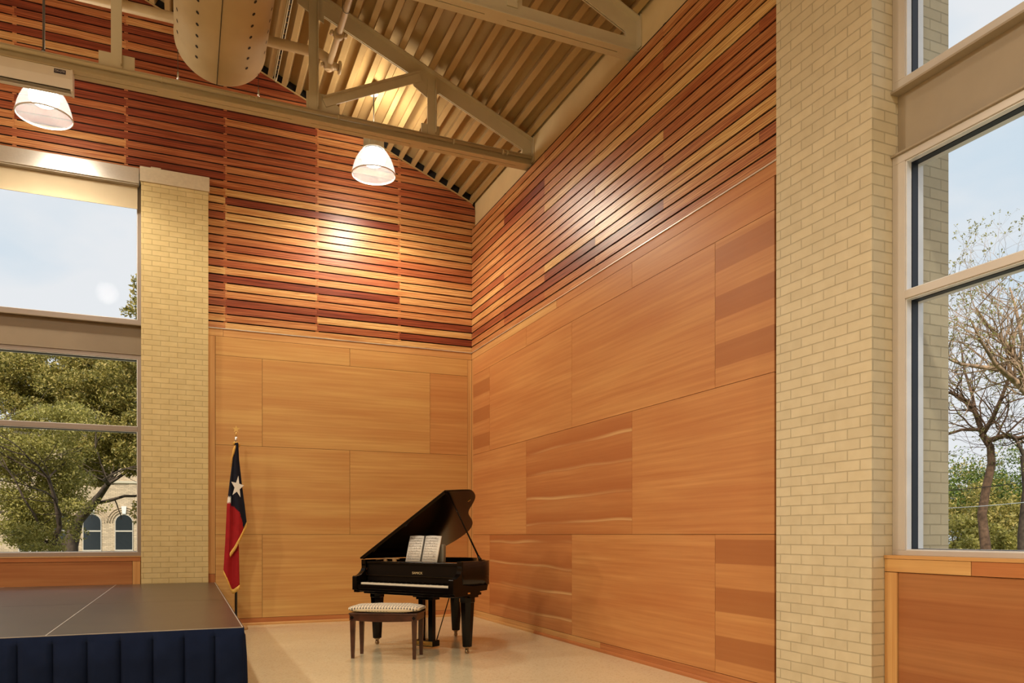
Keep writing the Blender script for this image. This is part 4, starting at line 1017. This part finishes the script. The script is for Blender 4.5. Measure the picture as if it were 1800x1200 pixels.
# ------------------------------------------------------------------ outdoors
b = MB(); b.box(-70, 90, 0.62, 120, -1.2, -0.7); b.box(0.62, 90, -60, 0.62, -1.2, -0.7); b.build('ground', M['grass'], kind='structure')
b = MB(); b.box(0.62, 7.0, -40, 7.0, -0.7, -0.62); b.box(-20, 0.62, 0.62, 7.0, -0.7, -0.62); b.build('bounce_pavement', plain('bounce_concrete', (.42, .38, .31), 0.9, var=.1, scale=2), kind='structure')  # unseen pale paving, added to bounce daylight up at the outer brick
CAMP = Vector((-4.086, -11.18, 1.25)); ya = R(23.08); FW = Vector((math.sin(ya), math.cos(ya), 0)); RT = Vector((math.cos(ya), -math.sin(ya), 0))
def at(px, py, w): return CAMP+FW*w+RT*((px-900)/1348*w)+Vector((0, 0, 1))*(-(py-939.7)/1348*w)

def leaves(name, blobs, n, size, mat, parent, seed=1, droop=0.5):
    rnd = np.random.RandomState(seed); V = []; T = []
    vol = np.array([b_[1][0]*b_[1][1]*b_[1][2] for b_ in blobs])**0.75; cnt = (n*vol/vol.sum()).astype(int)+1
    C = []
    sub = []
    for (c, r), k in zip(blobs, cnt):
        m_ = max(1, min(26, k//150))
        for q_ in range(m_):
            d = rnd.normal(size=3); d /= np.linalg.norm(d); f_ = rnd.uniform(.35, 1.05)
            if m_ == 1: f_ = 0
            sub.append((np.array(c)+d*f_*np.array(r), np.array(r)*(rnd.uniform(.25, .5) if m_ > 1 else 1.0), k//m_+1))
    for c, r, k in sub:
        d = rnd.normal(size=(k, 3)); d /= np.linalg.norm(d, axis=1)[:, None]
        rad = rnd.uniform(0.15, 1.0, (k, 1))**0.45
        C.append(np.array(c)+d*rad*np.array(r))
    C = np.concatenate(C); k = len(C)
    a = rnd.normal(size=(k, 3)); a /= np.linalg.norm(a, axis=1)[:, None]
    q = rnd.normal(size=(k, 3)); bb = np.cross(a, q); bb /= np.linalg.norm(bb, axis=1)[:, None]
    s_ = size*rnd.uniform(0.6, 1.3, (k, 1))
    v = np.stack([C-a*s_, C+bb*s_*.45, C+a*s_, C-bb*s_*.45], axis=1).reshape(-1, 3)
    me = bpy.data.meshes.new(name); me.vertices.add(4*k); me.vertices.foreach_set('co', v.ravel())
    me.loops.add(4*k); me.loops.foreach_set('vertex_index', np.arange(4*k, dtype=np.int32))
    me.polygons.add(k); me.polygons.foreach_set('loop_start', np.arange(0, 4*k, 4, dtype=np.int32)); me.polygons.foreach_set('loop_total', np.full(k, 4, dtype=np.int32))
    me.materials.append(mat); me.update(calc_edges=True)
    t = me.attributes.new('tone', 'FLOAT', 'FACE'); t.data.foreach_set('value', np.clip(rnd.beta(2, 2.4, k), 0, 1).astype(np.float32)); me.validate()
    o = bpy.data.objects.new(name, me); COL.objects.link(o); o.parent = parent; return o
def branch(b, p, d, r, L_, depth, rnd, tips, up=0.1, spread=0.55, nseg=4, taper=.72):
    pts = [p.copy()]; rs = [r]; q = p.copy(); dd = d.normalized()
    for k in range(nseg):
        dd = (dd+Vector((rnd.gauss(0, .17), rnd.gauss(0, .17), rnd.gauss(0, .13)+up*.12))).normalized()
        q = q+dd*L_/nseg; pts.append(q.copy()); rs.append(r*(1-(1-taper)*(k+1)/nseg))
    b.tube(pts, rs, 7 if r > .06 else (5 if r > .015 else 3), cap=False)
    if depth == 0: tips.append((q.copy(), dd.copy())); return
    kids = rnd.choice((2, 2, 3))
    for c in range(kids):
        a = Vector((rnd.gauss(0, 1), rnd.gauss(0, 1), rnd.gauss(0, .7))); a = (a-dd*a.dot(dd))
        if a.length < 1e-3: continue
        a.normalize(); nd = (dd*(1-.25*rnd.random())+a*spread*rnd.uniform(.6, 1.4)+Vector((0, 0, up))).normalized()
        branch(b, q, nd, rs[-1]*rnd.uniform(.62, .85), L_*rnd.uniform(.68, .92), depth-1, rnd, tips, up, spread, nseg, taper)
    if depth > 1:
        for c in range(2):
            k = rnd.randint(1, nseg-1); a = Vector((rnd.gauss(0, 1), rnd.gauss(0, 1), rnd.gauss(0, .6))).normalized()
            nd = (dd*.4+a).normalized(); branch(b, pts[k], nd, rs[k]*.45, L_*.6, depth-2, rnd, tips, up, spread, nseg, taper)

# left window: trees
def tree(name, base, trunk_pts, blobs, n, size, lm, bm, label, seed, bare=3, up=-.02):
    t = empty(name, base, label=label, cat='tree', group='trees outside the windows')
    rnd = random.Random(seed); b = MB(Matrix.Translation(-Vector(base))); tips = []
    pts = [Vector(p) for p, r in trunk_pts]; rs = [r for p, r in trunk_pts]
    b.tube(pts, rs, 10, cap=False)
    d = (pts[-1]-pts[-2]).normalized()
    for k in range(3 if bare else 0):
        a = Vector((rnd.gauss(0, 1), rnd.gauss(0, 1), .3)).normalized(); branch(b, pts[-1], (d*.4+a).normalized(), rs[-1]*.7, 1.1, bare, rnd, tips, up, .7)
    for k in range(1, len(pts)-1 if bare else 0):
        a = Vector((rnd.gauss(0, 1), rnd.gauss(0, 1), .2)).normalized(); branch(b, pts[k], (d*.5+a).normalized(), rs[k]*.45, 1.2, max(1, bare-1), rnd, tips, up, .7)
    b.build('trunk', bm, t)
    bl = [((Vector(c)-Vector(base))[:], r) for c, r in blobs]
    leaves('foliage', bl, n, size, lm, t, seed)
    return t
w1_ = 23.0
g = lambda px, w: at(px, 939.7, w)-Vector((0, 0, 1.25+.7))
def bl(px, py, w, rx, ry, rz): return (at(px, py, w)[:], (rx, ry, rz))
tree('oak_tree', g(125, 24)[:], [(g(122, 24), .28), (at(124, 960, 24), .22), (at(135, 915, 24), .19), (at(165, 885, 23.6), .12), (at(190, 850, 23), .08)],
     [bl(170, 700, 24, 1.5, 1.5, .9), bl(230, 680, 24, 1.3, 1.6, 1.1), bl(120, 660, 25, 1.6, 1.5, .9), bl(60, 690, 25, 1.5, 1.5, 1.0), bl(200, 790, 23.5, 1.3, 1.3, .8), bl(150, 830, 24.5, .9, 1.2, .6), bl(245, 780, 22.5, .9, .9, 1.0), bl(20, 650, 26, 1.5, 1.4, .8), bl(210, 640, 25, 1.4, 1.3, .6)],
     130000, .052, M['leafo'], M['bark'], 'large leafy oak with a dark leaning trunk outside the left window', 3)
tree('spring_tree', g(40, 17)[:], [(g(85, 17), .10), (at(92, 960, 17), .07), (at(105, 925, 17), .055), (at(98, 880, 16.8), .045), (at(85, 840, 16.6), .035)],
     [bl(40, 860, 17, 1.0, 1.0, .7), bl(90, 900, 17.5, .9, 1.0, .5), bl(10, 780, 17, .9, .9, .7), bl(70, 800, 17, .9, 1.0, .6), bl(110, 850, 17.6, .7, .8, .6), bl(25, 930, 17, 1.0, 1.0, .45), bl(60, 950, 16.5, .7, .7, .3), bl(110, 740, 17.5, .9, 1, .5)],
     42000, .036, M['leafy'], M['bark'], 'yellow green twiggy tree low in the left window', 8)
tree('tall_tree', g(330, 15)[:], [(g(330, 15), .2), (at(325, 800, 15), .16), (at(310, 640, 15), .11), (at(300, 560, 15), .07)],
     [bl(285, 560, 15, .50, .6, .85), bl(300, 640, 15, .8, .8, .9), bl(243, 540, 14.6, .22, .3, .20), bl(238, 500, 14.8, .10, .2, .22), bl(225, 548, 15, .16, .2, .10), bl(246, 520, 15, .20, .2, .30), bl(240, 900, 15, .12, .3, .25), bl(262, 880, 15, .28, .4, .75)],
     6000, .042, M['leafo'], M['bark'], 'slender tree whose sparse top shows beside the left brick pillar', 12, bare=0)
# right window: bare tree, second trunk, bushes
def bare_tree(name, trunk, lim, label, seed, mat, depth=4):
    base = trunk[0][0]; t = empty(name, base, label=label, cat='tree', group='trees outside the windows')
    rnd = random.Random(seed); b = MB(Matrix.Translation(-Vector(base))); tips = []
    b.tube([Vector(p) for p, r in trunk], [r for p, r in trunk], 10, cap=False)
    for pts, r0, r1, sub in lim:
        vs = [Vector(p) for p in pts]; n_ = len(vs)
        b.tube(vs, [r0+(r1-r0)*k/(n_-1) for k in range(n_)], 7, cap=False)
        for k in range(1, n_):
            d = (vs[k]-vs[k-1]).normalized()
            for c in range(sub):
                a = Vector((rnd.gauss(0, 1), rnd.gauss(0, 1), rnd.gauss(.25, .8))).normalized()
                branch(b, vs[k].lerp(vs[k-1], rnd.random()), (d*.5+a*.8).normalized(), max(.012, (r0+(r1-r0)*k/(n_-1))*.42), 0.95, depth-2 if k < n_-1 else depth-1, rnd, tips, .12, .6)
    b.build('branches', mat, t)
    v = [((p-Vector(base))[:], (.06, .06, .06)) for p, d in tips]
    if v: leaves('buds', v, len(v)*3, .035, M['bud'], t, seed)
    return t
w2_ = 24.0
bare_tree('bare_tree', [(g(1728, w2_)[:], .19), (at(1733, 965, w2_)[:], .155), (at(1726, 905, w2_)[:], .135), (at(1733, 860, w2_)[:], .125), (at(1743, 815, w2_)[:], .12), (at(1741, 785, w2_)[:], .11), (at(1726, 762, w2_)[:], .10)],
    [([at(1728, 762, w2_), at(1715, 725, w2_), at(1700, 705, w2_), at(1672, 690, w2_), at(1640, 690, w2_)], .09, .04, 3),
     ([at(1728, 762, w2_), at(1745, 735, w2_-.5), at(1760, 700, w2_-.8), at(1775, 660, w2_-1), at(1780, 610, w2_-1.2)], .08, .03, 4),
     ([at(1735, 775, w2_), at(1765, 765, w2_-.6), at(1790, 770, w2_-1), at(1825, 760, w2_-1.4)], .09, .05, 3),
     ([at(1715, 725, w2_), at(1708, 690, w2_+.5), at(1695, 650, w2_+.8), at(1690, 610, w2_+1)], .06, .02, 4),
     ([at(1722, 755, w2_), at(1690, 755, w2_-.3), at(1660, 765, w2_-.5)], .06, .03, 3)],
    'crooked bare tree with a dark trunk in the right window', 4, M['barkr'], 4)
bare_tree('budding_tree', [(g(1850, 20)[:], .25), (at(1850, 900, 20)[:], .22), (at(1845, 760, 20)[:], .19), (at(1815, 700, 20)[:], .16)],
    [([at(1815, 700, 20), at(1785, 670, 20), at(1760, 650, 20), at(1725, 645, 20), at(1690, 640, 20), at(1665, 630, 20)], .10, .025, 3),
     ([at(1815, 700, 20), at(1792, 640, 20), at(1765, 600, 20), at(1735, 570, 20), at(1715, 540, 20)], .10, .02, 4),
     ([at(1815, 700, 20), at(1810, 640, 20.4), at(1795, 590, 20.8), at(1785, 540, 21), at(1775, 505, 21.3)], .09, .018, 4),
     ([at(1785, 670, 20), at(1750, 640, 19.5), at(1725, 600, 19.2), at(1705, 560, 19)], .07, .018, 4),
     ([at(1825, 710, 20), at(1835, 620, 20), at(1820, 540, 20.3), at(1810, 500, 20.5)], .09, .02, 3)],
    'pale tree with budding twigs spreading at the right edge of the right window', 9, M['barkl'], 4)
bare_tree('dark_tree', [(g(1802, 23)[:], .2), (at(1800, 940, 23)[:], .17), (at(1806, 860, 23)[:], .13), (at(1800, 800, 23)[:], .1)],
    [([at(1800, 800, 23), at(1785, 770, 23), at(1770, 760, 23)], .06, .02, 2)], 'dark slim trunk at the right edge of the right window', 15, M['bark'], 3)
def bush(px, py, w, r, n, label, seed, lm='leafg'):
    base = g(px, w); t = empty('bush', base, label=label, cat='bush', group='bushes outside the right window')
    c = at(px, py, w); rnd = random.Random(seed)
    bl_ = [((c-base+Vector((rnd.uniform(-.6, .6)*r, rnd.uniform(-.6, .6)*r, rnd.uniform(-.5, .35)*r)))[:], (r*.6, r*.6, r*.5)) for k in range(7)]
    b = MB()
    for k in range(6):
        e = Vector(bl_[k][0]); b.tube([(0, 0, 0), (e*.5)+Vector((0, 0, .2)), e], [.05, .035, .012], 5, cap=False)
    b.build('stems', M['bark'], t); leaves('foliage', bl_, n, .070, M[lm], t, seed)
bush(1690, 915, 31, 2.4, 11000, 'low dull green bush beside the outer brick pillar', 1, 'leafo')
bush(1765, 885, 36, 3.4, 16000, 'bright green bush between the two dark trunks', 2)
bush(1815, 870, 38, 3.6, 12000, 'tall green bush at the right edge behind the dark trunk', 3)
bush(1715, 950, 26, 1.4, 6000, 'small yellow green bush at the foot of the crooked bare tree', 4, 'leafy')
bush(1770, 945, 28, 1.7, 8000, 'low leafy bush below the power cables', 5, 'leafo')
bush(1668, 885, 40, 3.2, 9000, 'far olive bush half hidden by the outer brick pillar', 6, 'leafo')
for y0_, y1_, mm, lab in ((859, 842, 'black', 'upper dark overhead cable crossing the right window'), (890, 877, 'silver', 'lower pale overhead cable crossing the right window')):
    a = at(1600, y0_+.45*(y0_-y1_), 22); e = at(1960, y1_-1.2*(y0_-y1_), 22); b = MB(Matrix.Translation(-a)); n_ = 16
    b.tube([a.lerp(e, k/n_)-Vector((0, 0, .10*math.sin(math.pi*k/n_))) for k in range(n_+1)], .012, 6); o = b.build('overhead_cable', M[mm]); o.location = a; tag(o, lab, 'cable')
# far brick building with arched windows
yb = 37.0; fb_ = empty('brick_building', (-10, yb, -0.7), label='buff brick building with arched windows seen beyond the left window', cat='building')
def atY(px, py, Y):
    d = FW*1348+RT*(px-900)-Vector((0, 0, 1))*(py-939.7); return CAMP+d*((Y-CAMP.y)/d.y)
Tb = Matrix.Translation((10, -yb, 0.7))
b = MB(Tb); b.box(-26, 14, yb, yb+8, -0.7, 7.2); b.build('brickwork', M['brickx'], fb_)
b = MB(Tb); b.box(-26, 14, yb-.06, yb, 4.15, 4.28); b.box(-26, 14, yb-.25, yb, 6.9, 7.3); b.build('string_course', M['cap'], fb_)
for px in (50, 106, 162, 218, 274):
    c = atY(px, 960, yb); x0 = c.x; hw = 0.42; z0_ = 0.42; zs = 1.95
    fr = MB(Tb); n_ = 14; arc = [(hw*math.cos(math.pi*k/n_), zs+hw*math.sin(math.pi*k/n_)) for k in range(n_+1)]
    outl = [(hw, z0_)]+arc+[(-hw, z0_)]; s_ = 1.10; outo = [(hw*s_, z0_-.06)]+[(hw*s_*math.cos(math.pi*k/n_), zs+hw*s_*math.sin(math.pi*k/n_)) for k in range(n_+1)]+[(-hw*s_, z0_-.06)]
    A_ = [fr.pt((x0+p[0], yb-.05, p[1])) for p in outl]; O_ = [fr.pt((x0+p[0], yb-.05, p[1])) for p in outo]
    for k in range(len(outl)-1): fr.face((A_[k], A_[k+1], O_[k+1], O_[k]))
    fr.box(x0-hw, x0+hw, yb-.06, yb-.02, 1.42, 1.50); fr.box(x0-hw*s_, x0+hw*s_, yb-.10, yb-.01, z0_-.12, z0_)
    wo = fr.build('window', M['stonef'], fb_)
    pn = MB(Tb); pn.face([pn.pt((x0+p[0], yb-.03, p[1])) for p in outl]); pn.build('pane', M['fargl'], wo)
    ar = MB(Tb)
    for q_ in (1.42, 1.72, 2.02):
        ar.tube([(x0+hw*q_*math.cos(math.pi*k/n_), yb-.03, zs+hw*q_*math.sin(math.pi*k/n_)) for k in range(n_+1)], .030, 5)
    ky = MB(Tb); ky.prism([(x0-.09, zs+hw*1.12), (x0+.09, zs+hw*1.12), (x0+.13, zs+hw*2.15), (x0-.13, zs+hw*2.15)], 1, yb-.09, yb-.01); ky.build('keystone', M['wht'], wo)
    ar.build('arch_moulding', M['brickx'], wo)
